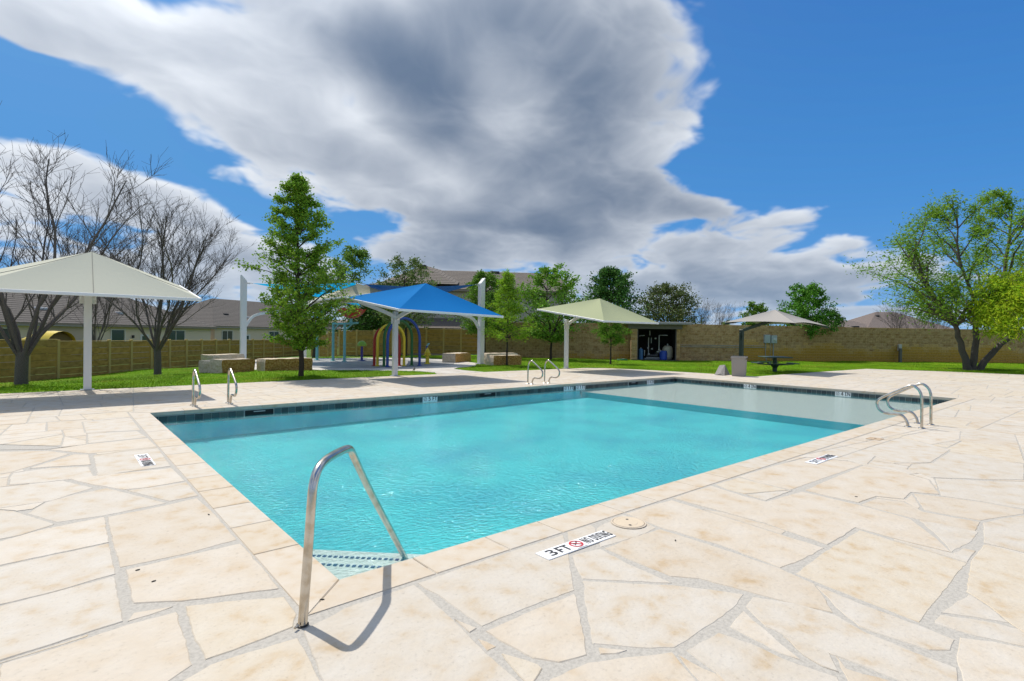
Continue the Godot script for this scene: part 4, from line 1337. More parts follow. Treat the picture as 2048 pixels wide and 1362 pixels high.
	put("strainer", lathe_mesh([Vector2(0.0, 0.05), Vector2(0.15, 0.05), Vector2(0.16, 0.5), Vector2(0.0, 0.54)], Vector3(0.3, 0, 0), 14), mats["pump_black"], pump)
	put("base", box_mesh(Vector3(0, 0.05, 0), Vector3(1.1, 0.08, 0.36)), mats["galvanised_gray"], pump)
	var hose := thing("garden_hose", "coiled green hose on the grass left of the pump shed", "hose", Vector3(28.2, -0.02, -19.7))
	var hp := []
	for i in 60:
		var a := i * 0.62
		hp.append(Vector3(cos(a) * (0.28 + 0.06 * sin(i * 0.9)) * 1.5, 0.03 + 0.0016 * i + 0.01 * sin(i * 1.7), sin(a) * (0.24 + 0.05 * cos(i * 0.7))))
	put("coil", pipe_mesh(hp, 0.016, 6), paint("hose_green", lin(0.03, 0.20, 0.07), 0.5), hose)
	put("nozzle", pipe_mesh([hp[59], hp[59] + Vector3(0.18, 0.02, 0.05)], 0.02, 8), white, hose)

# ---------------------------------------------------------------- trees
var leaf_mesh: ArrayMesh
var sliver_mesh: ArrayMesh
var frond_mesh: ArrayMesh
func make_leaf(l: float, w: float) -> ArrayMesh:
	var st := begin()
	var pts := [Vector3(0, 0, 0), Vector3(-w, 0.04, l * 0.45), Vector3(0, -0.03, l), Vector3(w, 0.04, l * 0.45)]
	for t in [[0, 1, 2], [0, 2, 3]]:
		for i in t: st.add_vertex(pts[i])
	return done(st)

func profile_at(prof: Array, t: float) -> float:
	for i in prof.size() - 1:
		if t <= prof[i + 1].x:
			return lerpf(prof[i].y, prof[i + 1].y, clampf((t - prof[i].x) / maxf(prof[i + 1].x - prof[i].x, 0.001), 0.0, 1.0))
	return prof[prof.size() - 1].y

func leaf_material(key: String, c: Color, through: float) -> StandardMaterial3D:
	var m := paint(key, c, 0.7)
	m.vertex_color_use_as_albedo = true
	m.metallic_specular = 0.22
	m.cull_mode = BaseMaterial3D.CULL_DISABLED
	m.backlight_enabled = true
	through = minf(through + 0.15, 1.0)
	m.backlight = Color(through, through, through)
	return m

func scatter_leaves(called: String, parent: Node, spots: PackedVector3Array, size: float, mesh: Mesh, mat: Material, hang := 0.0) -> void:
	var mm := MultiMesh.new()
	mm.transform_format = MultiMesh.TRANSFORM_3D
	mm.use_colors = true
	mm.mesh = mesh
	mm.instance_count = spots.size()
	for i in spots.size():
		var ax := Vector3(rng.randfn(), rng.randfn(), rng.randfn()).normalized()
		var zb := Vector3(rng.randfn(), rng.randfn() * 0.6 - hang, rng.randfn()).normalized()
		var xb := ax.cross(zb)
		if xb.length() < 0.05: xb = Vector3.RIGHT.cross(zb)
		xb = xb.normalized()
		var s := size * rng.randf_range(0.65, 1.3)
		mm.set_instance_transform(i, Transform3D(Basis(xb * s, zb.cross(xb) * s, zb * s), spots[i]))
		var v := rng.randf_range(0.62, 1.12)
		mm.set_instance_color(i, Color(v * rng.randf_range(0.85, 1.25), v, v * rng.randf_range(0.6, 1.1)))
	var o := MultiMeshInstance3D.new()
	o.name = called
	o.multimesh = mm
	o.material_override = mat
	o.set_meta("kind", "stuff")
	parent.add_child(o, true)

func limb_path(a: Vector3, b: Vector3, sag: float, steps: int, wob: float) -> PackedVector3Array:
	var out := PackedVector3Array()
	var l := a.distance_to(b)
	for i in steps + 1:
		var t := float(i) / steps
		var p := a.lerp(b, t) + Vector3.UP * sag * l * sin(t * PI)
		if i > 0 and i < steps:
			p += Vector3(rng.randfn(), rng.randfn() * 0.5, rng.randfn()) * wob * l
		out.append(p)
	return out

func taper(n: int, r0: float, r1: float) -> PackedFloat32Array:
	var out := PackedFloat32Array()
	for i in n: out.append(lerpf(r0, r1, float(i) / (n - 1)))
	return out

# a leafy tree: trunk(s) to `height`, limbs fill a crown whose radius at each height comes from prof (height share, radius)
func leafy(called: String, label: String, at: Vector3, height: float, stems: Array, r0: float, prof: Array, n_limbs: int, twigs: int, per: int, size: float, lm: Material, bark: Material, cfg := {}) -> Node3D:
	var o := thing(called, label, "tree", at, 0.0, cfg.get("group", ""))
	var st := SurfaceTool.new()
	st.begin(Mesh.PRIMITIVE_TRIANGLES)
	var axes := []
	for s in stems:
		var pts := PackedVector3Array()
		for q in smooth(s, 4): pts.append(q + Vector3(rng.randfn(), 0, rng.randfn()) * r0 * 0.12)
		axes.append(pts)
		var rr := taper(pts.size(), r0 * (1.0 if stems.size() == 1 else 0.75), r0 * cfg.get("tip", 0.16))
		rr[0] *= 1.35
		tube(st, pts, rr, 9)
	put("trunk", st.commit(), bark, o)
	var wood := SurfaceTool.new()
	wood.begin(Mesh.PRIMITIVE_TRIANGLES)
	var spots := PackedVector3Array()
	var low: float = prof[0].x
	var rise: float = cfg.get("rise", 0.55)
	var clump: float = cfg.get("clump", 0.16)
	var droop: float = cfg.get("droop", 0.0)
	var ecc: Vector2 = cfg.get("ecc", Vector2.ZERO)
	for i in n_limbs:
		var t := lerpf(low, 1.0, (i + rng.randf() * 0.9) / n_limbs)
		var ang := i * 2.39996 + rng.randf_range(-0.4, 0.4)
		var rad := profile_at(prof, t) * rng.randf_range(cfg.get("inner", 0.72), cfg.get("outer", 1.08))
		var tip := Vector3(cos(ang) * rad, t * height, sin(ang) * rad)
		tip += Vector3(ecc.x, 0, ecc.y) * smoothstep(low, 1.0, t)
		# leave the nearest stem well below the tip
		var best := Vector3.ZERO
		var bd := 1e9
		for pts in axes:
			for q in pts:
				if q.y < low * height * 0.75: continue
				var want := tip.y - rad * rise
				var dd: float = absf(q.y - want) + Vector2(q.x - tip.x, q.z - tip.z).length() * 0.6
				if dd < bd:
					bd = dd
					best = q
		var path := limb_path(best, tip, 0.06 - droop * 0.3, 4, 0.035)
		tube(wood, path, taper(5, maxf(0.012, rad * 0.022 + 0.004), 0.005), 5, false)
		for k in twigs:
			var u := rng.randf_range(0.28, 1.0)
			var f := u * 4.0
			var i0 := mini(int(f), 3)
			var p := path[i0].lerp(path[i0 + 1], f - i0)
			var tl: float = maxf(0.25, rad * rng.randf_range(0.18, 0.42))
			var td: Vector3 = ((tip - best).normalized() * cfg.get("follow", 0.6) + Vector3(rng.randfn(), rng.randfn() * 0.6 + 0.15 - droop, rng.randfn()) * 0.8).normalized()
			var e: Vector3 = p + td * tl
			tube(wood, PackedVector3Array([p, p.lerp(e, 0.5) + Vector3.UP * 0.03, e]), PackedFloat32Array([0.007, 0.005, 0.003]), 3, false)
			for m in per:
				var s := p.lerp(e, rng.randf_range(0.2, 1.1))
				spots.append(s + Vector3(rng.randfn(), rng.randfn() * 0.8 - droop * 0.8, rng.randfn()) * clump * clampf(tl, 0.4, 1.0))
	put("limbs", wood.commit(), bark, o)
	scatter_leaves("foliage", o, spots, size, cfg.get("leaf", leaf_mesh), lm, droop)
	return o

func grow(st: SurfaceTool, fine: SurfaceTool, p: Vector3, d: Vector3, l: float, r: float, depth: int, top: float) -> void:
	# bare branching, upright vase habit
	var q := p
	var dir := d
	var pts := PackedVector3Array([p])
	for i in 3:
		dir = (dir + Vector3(rng.randfn(), rng.randfn() * 0.5 + 0.28, rng.randfn()) * 0.11).normalized()
		q += dir * l / 3.0
		pts.append(q)
	var r1 := r * (0.62 if depth > 1 else 0.35)
	tube(st if depth > 2 else fine, pts, PackedFloat32Array([r, lerpf(r, r1, 0.33), lerpf(r, r1, 0.66), r1]), 7 if depth > 4 else (5 if depth > 2 else 3), depth > 4)
	if depth <= 0 or q.y > top: return
	var n := 2 + (1 if rng.randf() < 0.45 else 0)
	var a0 := rng.randf() * TAU
	var sx := dir.cross(Vector3.UP if absf(dir.y) < 0.9 else Vector3.RIGHT).normalized()
	var sy := dir.cross(sx)
	for i in n:
		var a := a0 + TAU * i / n + rng.randf_range(-0.5, 0.5)
		var spread := rng.randf_range(0.22, 0.52)
		var nd := (dir + (sx * cos(a) + sy * sin(a)) * spread + Vector3.UP * 0.10).normalized()
		grow(st, fine, q, nd, l * rng.randf_range(0.66, 0.86), maxf(r1 * rng.randf_range(0.66, 0.9), 0.0055), depth - 1, top)
	if depth <= 4:
		# side shoots
		for i in 3:
			var k := 1 + rng.randi() % 2
			var nd := (dir + Vector3(rng.randfn(), rng.randfn() * 0.4 + 0.3, rng.randfn()) * 0.6).normalized()
			grow(st, fine, pts[k], nd, l * 0.62, maxf(r1 * 0.5, 0.005), mini(depth - 2, 1), top)

func shoot(st: SurfaceTool, p: Vector3, d: Vector3, l: float, r: float, segs: int, bend: float, sides: int) -> PackedVector3Array:
	# one wandering branch that turns upward as it grows
	var pts := PackedVector3Array([p])
	var dir := d
	for i in segs:
		dir = (dir + Vector3(rng.randfn(), rng.randfn() * 0.5, rng.randfn()) * 0.13 + Vector3.UP * bend).normalized()
		pts.append(pts[i] + dir * l / segs)
	tube(st, pts, taper(segs + 1, r, maxf(r * 0.28, 0.0035)), sides, false)
	return pts

func bare_tree(label: String, at: Vector3, trunk: Array, r0: float, n_limbs: int, spread: float, reach: float, bark: Material, fine_bark: Material, n2 := 12, n3 := 9) -> void:
	var o := thing("bare_tree", label, "tree", at, 0.0, "leafless trees at the left")
	var st := SurfaceTool.new()
	st.begin(Mesh.PRIMITIVE_TRIANGLES)
	var pts := PackedVector3Array()
	for q in smooth(trunk, 4): pts.append(q)
	var rr := taper(pts.size(), r0, r0 * 0.92)
	rr[0] *= 1.3
	rr[1] *= 1.08
	tube(st, pts, rr, 12)
	put("trunk", st.commit(), bark, o)
	var br := SurfaceTool.new()
	br.begin(Mesh.PRIMITIVE_TRIANGLES)
	var fine := SurfaceTool.new()
	fine.begin(Mesh.PRIMITIVE_TRIANGLES)
	var top := pts[pts.size() - 1]
	for i in n_limbs:
		var a := TAU * (i + rng.randf_range(-0.25, 0.25)) / n_limbs
		var lean := spread * (1.0 if i % 3 else 0.35) * rng.randf_range(0.75, 1.15)
		var d := Vector3(cos(a) * lean, 1.0, sin(a) * lean).normalized()
		var l := reach * rng.randf_range(0.85, 1.08)
		var r := r0 * rng.randf_range(0.26, 0.42)
		var limb := shoot(br, top - Vector3.UP * r0 * rng.randf_range(0.5, 1.6) + Vector3(cos(a), 0, sin(a)) * r0 * 0.45, d, l, r, 8, 0.05, 8)
		for j in n2:
			var u := lerpf(0.14, 0.97, (j + rng.randf()) / n2)
			var k := mini(int(u * 8.0), 7)
			var p := limb[k].lerp(limb[k + 1], u * 8.0 - k)
			var fd := (limb[k + 1] - limb[k]).normalized()
			var sd := (fd + Vector3(rng.randfn(), rng.randfn() * 0.4 + 0.15, rng.randfn()) * 0.52).normalized()
			var sl := reach * (0.44 - 0.26 * u) * rng.randf_range(0.75, 1.3)
			var sec := shoot(br, p, sd, sl, maxf(r * (0.42 - 0.25 * u), 0.008), 5, 0.07, 5)
			for m in n3:
				var v := rng.randf_range(0.12, 1.0)
				var kk := mini(int(v * 5.0), 4)
				var q := sec[kk].lerp(sec[kk + 1], v * 5.0 - kk)
				var td := ((sec[kk + 1] - sec[kk]).normalized() + Vector3(rng.randfn(), rng.randfn() * 0.5 + 0.2, rng.randfn()) * 0.5).normalized()
				var tl := rng.randf_range(0.35, 0.85) * (1.0 if v < 0.9 else 0.7)
				var tw := shoot(fine, q, td, tl, 0.0065, 3, 0.06, 3)
				for w in 3:
					var z := rng.randi() % 3
					var wd := ((tw[z + 1] - tw[z]).normalized() + Vector3(rng.randfn(), rng.randfn() * 0.6 + 0.15, rng.randfn()) * 0.55).normalized()
					shoot(fine, tw[z + 1], wd, rng.randf_range(0.18, 0.42), 0.0045, 2, 0.04, 3)
	put("branches", br.commit(), bark, o)
	put("twigs", fine.commit(), fine_bark, o).set_meta("kind", "stuff")

func make_trees() -> void:
	leaf_mesh = make_leaf(1.0, 0.32)
	sliver_mesh = make_leaf(1.0, 0.11)
	frond_mesh = make_leaf(1.0, 0.17)
	var bark := surfaced("grey_bark", lin(0.20, 0.17, 0.145), noise_tex(91, 0.03, [[0.0, gray(0.45)], [0.5, gray(0.8)], [1.0, gray(1.0)]], 512, 5), 2.5, 0.95, bump_tex(92, 0.08, 8.0), 1.0)
	var brown := surfaced("brown_bark", lin(0.10, 0.075, 0.05), noise_tex(91, 0.03, [[0.0, gray(0.45)], [0.5, gray(0.8)], [1.0, gray(1.0)]], 512, 5), 2.5, 0.95, bump_tex(92, 0.08, 8.0), 1.0)
	var twig := paint("twig_bark", lin(0.075, 0.062, 0.055), 0.9)
	# bare trees on the left lawn
	rng.seed = 101
	var y0 := ground(-2.15, -17.4)
	bare_tree("large leafless tree with thick forked grey trunk behind the left canopy", Vector3(-2.15, y0, -17.4), [Vector3(0, -0.1, 0), Vector3(0.01, 0.5, 0.0), Vector3(0.03, 0.95, 0)], 0.155, 9, 0.46, 6.2, bark, twig, 12, 9)
	rng.seed = 202
	bare_tree("spreading leafless vase shaped tree beside the left fence", Vector3(1.85, ground(1.85, -23.2), -23.2), [Vector3(0, -0.1, 0), Vector3(0.0, 0.6, 0), Vector3(-0.02, 1.2, 0)], 0.14, 11, 0.66, 6.0, bark, twig, 12, 9)
	rng.seed = 303
	bare_tree("leafless tree beyond the fence between the two nearer bare trees", Vector3(0.5, -1.25, -38.5), [Vector3(0, -0.1, 0), Vector3(0.05, 0.8, 0), Vector3(0.0, 1.5, 0)], 0.13, 8, 0.5, 7.2, bark, twig, 12, 9)
	# leafy trees
	rng.seed = 404
	var elm := leaf_material("elm_leaf", lin(0.225, 0.41, 0.045), 0.7)
	leafy("elm_tree", "tall conical leafy elm on the grass strip in front of the splash pad", Vector3(5.41, -0.05, -16.44), 7.2, [[Vector3(0, -0.1, 0), Vector3(-0.03, 1.4, 0), Vector3(-0.12, 3.2, 0.05), Vector3(-0.2, 5.2, 0), Vector3(-0.28, 6.9, 0)]], 0.10,
		[Vector2(0.17, 0.9), Vector2(0.26, 1.5), Vector2(0.40, 1.62), Vector2(0.55, 1.55), Vector2(0.69, 1.30), Vector2(0.765, 0.80), Vector2(0.87, 0.62), Vector2(0.95, 0.36), Vector2(1.0, 0.08)], 100, 10, 34, 0.088, elm, brown, {"clump": 0.16, "inner": 0.5, "outer": 1.18, "rise": 0.55, "ecc": Vector2(-0.2, 0.0), "follow": 1.1})
	rng.seed = 505
	var fresh := leaf_material("fresh_leaf", lin(0.184, 0.324, 0.052), 0.5)
	leafy("oak_tree", "leafy tree behind the elm rising over the turquoise sail", Vector3(11.7, -0.1, -32.2), 7.4, [[Vector3(0, 0, 0), Vector3(0.1, 2.2, 0), Vector3(0.9, 4.5, 0.75), Vector3(2.0, 6.8, 1.7)]], 0.13,
		[Vector2(0.45, 0.8), Vector2(0.6, 1.7), Vector2(0.8, 1.7), Vector2(1.0, 0.5)], 34, 9, 28, 0.15, fresh, brown, {"clump": 0.28, "ecc": Vector2(2.2, 1.8)})
	rng.seed = 606
	leafy("oak_tree", "sparse leafy tree standing between the rainbow arches and the far fence", Vector3(18.0, -0.1, -31.4), 7.3, [[Vector3(0, 0, 0), Vector3(0.05, 2.2, 0), Vector3(-0.2, 4.2, 0.1), Vector3(-0.1, 6.4, 0)]], 0.11,
		[Vector2(0.30, 1.4), Vector2(0.48, 2.6), Vector2(0.72, 2.5), Vector2(0.88, 1.7), Vector2(1.0, 0.9)], 44, 9, 18, 0.15, leaf_material("olive_leaf", lin(0.191, 0.282, 0.091), 0.4), brown, {"clump": 0.25})
	rng.seed = 707
	var deep := leaf_material("deep_leaf", lin(0.079, 0.194, 0.036), 0.35)
	leafy("dense_tree", "dark dense tree beyond the fence over the patio cover", Vector3(19.3, -0.4, -39.2), 5.9, [[Vector3(0, 0, 0), Vector3(0.1, 1.5, 0), Vector3(0.2, 4.2, 0)]], 0.16,
		[Vector2(0.22, 2.4), Vector2(0.5, 3.3), Vector2(0.8, 2.5), Vector2(1.0, 0.8)], 56, 10, 26, 0.2, deep, brown, {"clump": 0.36})
	rng.seed = 808
	leafy("oak_tree", "leafy green tree behind the right sail pole and the young cypress", Vector3(21.6, -0.1, -26.6), 6.1, [[Vector3(0, 0, 0), Vector3(-0.02, 1.8, 0), Vector3(0.1, 3.6, 0.1), Vector3(0.0, 5.6, 0)]], 0.11,
		[Vector2(0.30, 1.5), Vector2(0.5, 2.1), Vector2(0.78, 1.7), Vector2(1.0, 0.5)], 44, 10, 30, 0.14, leaf_material("mid_leaf", lin(0.164, 0.329, 0.048), 0.5), brown, {"clump": 0.26})
	rng.seed = 909
	var feather := leaf_material("feather_leaf", lin(0.292, 0.513, 0.044), 0.7)
	leafy("bald_cypress", "young feathery yellow green cypress behind the right limestone seat blocks", Vector3(17.07, -0.05, -18.71), 4.95, [[Vector3(0, -0.05, 0), Vector3(0.0, 1.5, 0), Vector3(0.03, 3.0, 0), Vector3(0.02, 4.9, 0)]], 0.06,
		[Vector2(0.30, 1.1), Vector2(0.36, 1.6), Vector2(0.52, 1.25), Vector2(0.75, 0.7), Vector2(1.0, 0.08)], 40, 9, 24, 0.15, feather, brown, {"clump": 0.17, "leaf": sliver_mesh, "rise": 0.25, "inner": 0.6})
	rng.seed = 1010
	leafy("oak_tree", "open leafy green tree on the far lawn behind the pale green canopy post", Vector3(24.52, -0.05, -22.95), 6.4, [[Vector3(0, 0, 0), Vector3(0.02, 1.7, 0), Vector3(-0.4, 3.5, 0), Vector3(-0.6, 5.8, 0.2)], [Vector3(0, 1.5, 0), Vector3(0.5, 2.8, 0.2), Vector3(1.0, 4.8, 0.4)]], 0.12,
		[Vector2(0.22, 1.0), Vector2(0.38, 2.1), Vector2(0.65, 2.4), Vector2(0.85, 1.7), Vector2(1.0, 0.7)], 46, 9, 26, 0.16, leaf_material("lively_leaf", lin(0.210, 0.420, 0.053), 0.5), brown, {"clump": 0.27})
	rng.seed = 1111
	leafy("bald_cypress", "small feathery cypress with bushy low crown left of the pump shed", Vector3(23.76, -0.05, -17.11), 2.9, [[Vector3(0, -0.05, 0), Vector3(0.02, 1.2, 0), Vector3(0.0, 2.8, 0)]], 0.06,
		[Vector2(0.46, 0.9), Vector2(0.58, 1.22), Vector2(0.85, 0.9), Vector2(1.0, 0.5)], 30, 8, 24, 0.15, leaf_material("feather_deep", lin(0.158, 0.333, 0.035), 0.6), brown, {"clump": 0.16, "leaf": sliver_mesh, "rise": 0.2, "inner": 0.55})
	rng.seed = 1212
	leafy("dense_tree", "tall dark dense tree beyond the wall over the pump shed", Vector3(35.4, -0.2, -26.6), 7.7, [[Vector3(0, 0, 0), Vector3(0.0, 2.5, 0), Vector3(-0.2, 6.8, 0)]], 0.18,
		[Vector2(0.28, 2.2), Vector2(0.5, 2.8), Vector2(0.75, 2.1), Vector2(0.92, 1.4), Vector2(1.0, 0.7)], 66, 10, 30, 0.19, leaf_material("deep_leaf_cool", lin(0.082, 0.209, 0.046), 0.35), brown, {"clump": 0.34})
	rng.seed = 1313
	leafy("dense_tree", "rounded olive green tree beyond the wall right of the dark one", Vector3(40.5, -0.2, -24.4), 6.6, [[Vector3(0, 0, 0), Vector3(0.1, 2.0, 0), Vector3(0.3, 5.6, 0)]], 0.16,
		[Vector2(0.2, 2.6), Vector2(0.5, 3.1), Vector2(0.8, 2.5), Vector2(1.0, 1.1)], 58, 10, 28, 0.17, leaf_material("sage_leaf", lin(0.148, 0.199, 0.073), 0.3), brown, {"clump": 0.34})
	rng.seed = 1414
	var gb := thing("bare_bush", "grey brown leafless bush above the wall beside the pump shed roof", "bush", Vector3(43.2, 0, -22.2))
	var b1 := SurfaceTool.new()
	b1.begin(Mesh.PRIMITIVE_TRIANGLES)
	var b2 := SurfaceTool.new()
	b2.begin(Mesh.PRIMITIVE_TRIANGLES)
	for i in 7:
		var a := i * 0.9
		grow(b1, b2, Vector3(cos(a) * 0.5, 0, sin(a) * 0.5), Vector3(cos(a) * 0.55, 1, sin(a) * 0.55).normalized(), 1.55, 0.06, 5, 5.2)
	put("branches", b1.commit(), paint("ash_bark", lin(0.17, 0.14, 0.12), 0.9), gb)
	put("twigs", b2.commit(), mats["ash_bark"], gb).set_meta("kind", "stuff")
	rng.seed = 1515
	leafy("wall_tree", "rounded green tree with leaning thin trunk in front of the wall behind the grey canopy", Vector3(42.35, -0.05, -13.4), 5.9, [[Vector3(0, 0, 0), Vector3(-0.12, 0.9, 0), Vector3(0.0, 2.0, 0), Vector3(0.3, 3.4, 0.1), Vector3(0.4, 5.2, 0.1)]], 0.13,
		[Vector2(0.36, 1.6), Vector2(0.46, 2.1), Vector2(0.7, 1.8), Vector2(0.88, 1.2), Vector2(1.0, 0.7)], 46, 9, 24, 0.16, leaf_material("bright_leaf", lin(0.116, 0.318, 0.039), 0.5), brown, {"clump": 0.28, "ecc": Vector2(0.2, 0.0)})
	rng.seed = 1616
	leafy("dense_tree", "small green treetop peeping over the wall left of the grey canopy peak", Vector3(53.2, 0, -22.3), 5.3, [[Vector3(0, 0, 0), Vector3(0.1, 2.0, 0), Vector3(0.1, 4.4, 0)]], 0.12,
		[Vector2(0.4, 1.2), Vector2(0.7, 1.6), Vector2(1.0, 0.6)], 26, 8, 20, 0.19, leaf_material("spring_leaf", lin(0.158, 0.306, 0.044), 0.5), brown, {"clump": 0.3})
	rng.seed = 1717
	leafy("dense_tree", "dark green bush top just right of the leaning wall tree", Vector3(59.1, 0, -17.3), 4.7, [[Vector3(0, 0, 0), Vector3(0.1, 1.6, 0), Vector3(0.1, 4.0, 0)]], 0.12,
		[Vector2(0.4, 1.2), Vector2(0.65, 1.4), Vector2(1.0, 0.4)], 22, 8, 20, 0.18, deep, brown, {"clump": 0.3})
	rng.seed = 1818
	leafy("dense_tree", "tiny green shrub top seen over the middle of the block wall", Vector3(53.7, 0, -25.9), 3.5, [[Vector3(0, 0, 0), Vector3(0, 1.2, 0), Vector3(0, 3.0, 0)]], 0.08,
		[Vector2(0.5, 0.7), Vector2(0.8, 0.7), Vector2(1.0, 0.3)], 12, 7, 14, 0.15, fresh, brown, {"clump": 0.2})
	# the big multi-stemmed tree at the right
	rng.seed = 1919
	var willow := leaf_material("willow_leaf", lin(0.215, 0.40, 0.05), 0.9)
	var big := leafy("desert_willow", "large multi stemmed tree with airy crown on the lawn at far right", Vector3(39.5, -0.05, -3.04), 10.2,
		[[Vector3(-0.25, -0.1, -0.1), Vector3(-0.6, 1.6, -0.5), Vector3(-1.0, 3.0, -0.8), Vector3(-2.2, 5.2, -2.0), Vector3(-3.6, 7.6, -3.0)], [Vector3(0, -0.1, 0), Vector3(0.1, 1.8, 0.1), Vector3(0.0, 3.8, 0.0), Vector3(-0.7, 6.6, -0.6), Vector3(-0.8, 9.6, -0.7)], [Vector3(0.2, -0.1, 0.2), Vector3(1.0, 1.3, 0.9), Vector3(2.0, 2.6, 1.8), Vector3(2.6, 5.2, 2.4), Vector3(3.0, 8.6, 2.6)], [Vector3(0.05, 2.6, 0.1), Vector3(0.8, 4.6, 1.0), Vector3(1.2, 7.2, 1.3), Vector3(1.3, 9.8, 1.4)]], 0.27,
		[Vector2(0.30, 3.4), Vector2(0.42, 5.2), Vector2(0.6, 5.0), Vector2(0.8, 3.9), Vector2(0.95, 2.6), Vector2(1.0, 1.6)], 70, 11, 38, 0.19, willow, bark, {"outer": 1.0, "leaf": frond_mesh, "clump": 0.27, "tip": 0.05, "follow": 0.9, "inner": 0.5, "rise": 0.85})
	var spots := PackedVector3Array()
	var wood := SurfaceTool.new()
	wood.begin(Mesh.PRIMITIVE_TRIANGLES)
	for i in 120:
		# low drooping sprays of pale young leaves, near side, sunlight put into their colour
		var c := Vector3(rng.randf_range(-2.6, 3.0), 0, 0)
		var base := Vector3(-0.2, 2.6, 0.5)
		var tip := Vector3(-1.6, 0, 0.9) + Vector3(0.761, 0, 0.648) * rng.randf_range(-1.6, 3.8) + Vector3(-0.648, 0, 0.761) * rng.randf_range(0.2, 4.2)
		tip.y = rng.randf_range(2.2, 5.6)
		var path := limb_path(base, tip, 0.18, 4, 0.03)
		tube(wood, path, taper(5, 0.03, 0.006), 4, false)
		for k in 10:
			var p := path[2].lerp(path[4], rng.randf())
			var e := p + Vector3(rng.randfn() * 0.35, -rng.randf_range(0.1, 0.8), rng.randfn() * 0.35)
			for m in 16:
				spots.append(p.lerp(e, rng.randf()) + Vector3(rng.randfn(), rng.randfn(), rng.randfn()) * 0.2)
	put("low_limbs", wood.commit(), bark, big)
	scatter_leaves("low_foliage", big, spots, 0.24, sliver_mesh, leaf_material("sunlit_pale_willow_leaf", lin(0.46, 0.66, 0.045), 1.0), 0.8)
	rng.seed = 2020
	gb = thing("bare_bush", "dark twiggy bush beyond the wall left of the big right hand tree", "bush", Vector3(59.6, 0, -10.4))
	b1 = SurfaceTool.new()
	b1.begin(Mesh.PRIMITIVE_TRIANGLES)
	b2 = SurfaceTool.new()
	b2.begin(Mesh.PRIMITIVE_TRIANGLES)
	for i in 8:
		var a := i * 0.8
		grow(b1, b2, Vector3(cos(a) * 0.6, 0, sin(a) * 0.6), Vector3(cos(a) * 0.5, 1, sin(a) * 0.5).normalized(), 1.7, 0.06, 5, 5.4)
	put("branches", b1.commit(), twig, gb)
	put("twigs", b2.commit(), twig, gb).set_meta("kind", "stuff")

# ---------------------------------------------------------------- shade canopies
func sag_panel(a: Vector3, b: Vector3, apex: Vector3, dip: float, curve: float) -> ArrayMesh:
	# stretched fabric: eave a-b curves in, the middle hangs a little
	var st := SurfaceTool.new()
	st.begin(Mesh.PRIMITIVE_TRIANGLES)
	st.set_smooth_group(0)
	var n := 10
	var mid := (a + b) * 0.5
	var pull := (apex - mid).normalized()
	var at := func(i: int, j: int) -> Vector3:
		# i along the eave 0..n, j up to the apex 0..n
		var u := float(i) / n
		var v := float(j) / n
		var e := a.lerp(b, u) + pull * sin(u * PI) * curve * a.distance_to(b)
		var p: Vector3 = e.lerp(apex, v)
		return p - Vector3.UP * sin(v * PI) * sin(u * PI) * dip * 1.6
	for i in n:
		for j in n:
			var p0: Vector3 = at.call(i, j)
			var p1: Vector3 = at.call(i + 1, j)
			var p2: Vector3 = at.call(i + 1, j + 1)
			var p3: Vector3 = at.call(i, j + 1)
			var low := (p0 + p2) * 0.5 - Vector3.UP * 5
			tri(st, p0, p1, p2, low)
			if j < n - 1: tri(st, p0, p2, p3, low)
	st.generate_normals()
	return st.commit()

func canopy(label: String, post: Vector3, post_h: float, c: Array, apex: Vector3, fabric: Array, frame: Material, arms: Array, dip := 0.05, beams := true, seamed := false) -> Node3D:
	# corners c: back left, front left, front right, back right (world); everything is local to the post foot
	var o := thing("shade_canopy", label, "shade canopy", post, 0.0, "cantilever shade canopies round the pool")
	var k := []
	for q in c: k.append(q - post)
	var top := apex - post
	put("post", box_mesh(Vector3(0, post_h / 2, 0), Vector3(0.17, post_h, 0.17), Basis.IDENTITY, 0.012), frame, o)
	put("base_plate", box_mesh(Vector3(0, 0.012, 0), Vector3(0.3, 0.024, 0.3), Basis.IDENTITY, 0.004), mats["galvanised_gray"], o)
	put("flange", box_mesh(Vector3(0, post_h - 0.3, 0.0), Vector3(0.36, 0.34, 0.03), Basis.IDENTITY, 0.006), frame, o)
	var bolt := box_mesh(Vector3.ZERO, Vector3(0.035, 0.035, 0.05), Basis.IDENTITY, 0.006)
	for x in [-0.145, 0.145]:
		for y in [-0.13, 0.0, 0.13]:
			piece("bolt", bolt, frame, o).position = Vector3(x, post_h - 0.3 + y, 0.02)
	for a in arms:
		var st := begin()
		var pts: Array = smooth(a, 3)
		for i in pts.size() - 1: bar(st, pts[i] - post, pts[i + 1] - post, 0.11, 0.13)
		put("arm", done(st), frame, o)
	for i in 4:
		var p: Vector3 = k[i]
		var q: Vector3 = k[(i + 1) % 4]
		if beams:
			var st := begin()
			bar(st, p, q, 0.075, 0.075, 0.008)
			put("eave_beam", done(st), frame, o)
		var st2 := begin()
		bar(st2, p - Vector3.UP * 0.02, top - Vector3.UP * 0.30, 0.06, 0.07, 0.006)
		put("hip_rafter", done(st2), frame, o)
		if seamed:
			var mid := (p + q) * 0.5 + Vector3.UP * 0.036
			var seam := []
			for e in 9:
				var v := e / 8.0
				seam.append(mid.lerp(top, v) - Vector3.UP * (sin(v * PI) * dip * 1.6 - 0.004))
			put("seam", pipe_mesh(seam, 0.007, 5), paint("fabric_seam", lin(0.22, 0.22, 0.19), 0.9), o)
		put("fabric_panel", sag_panel(p + Vector3.UP * (0.03 if beams else 0.06), q + Vector3.UP * (0.03 if beams else 0.06), top, dip, 0.0 if beams else 0.06), fabric[i], o)
	return o

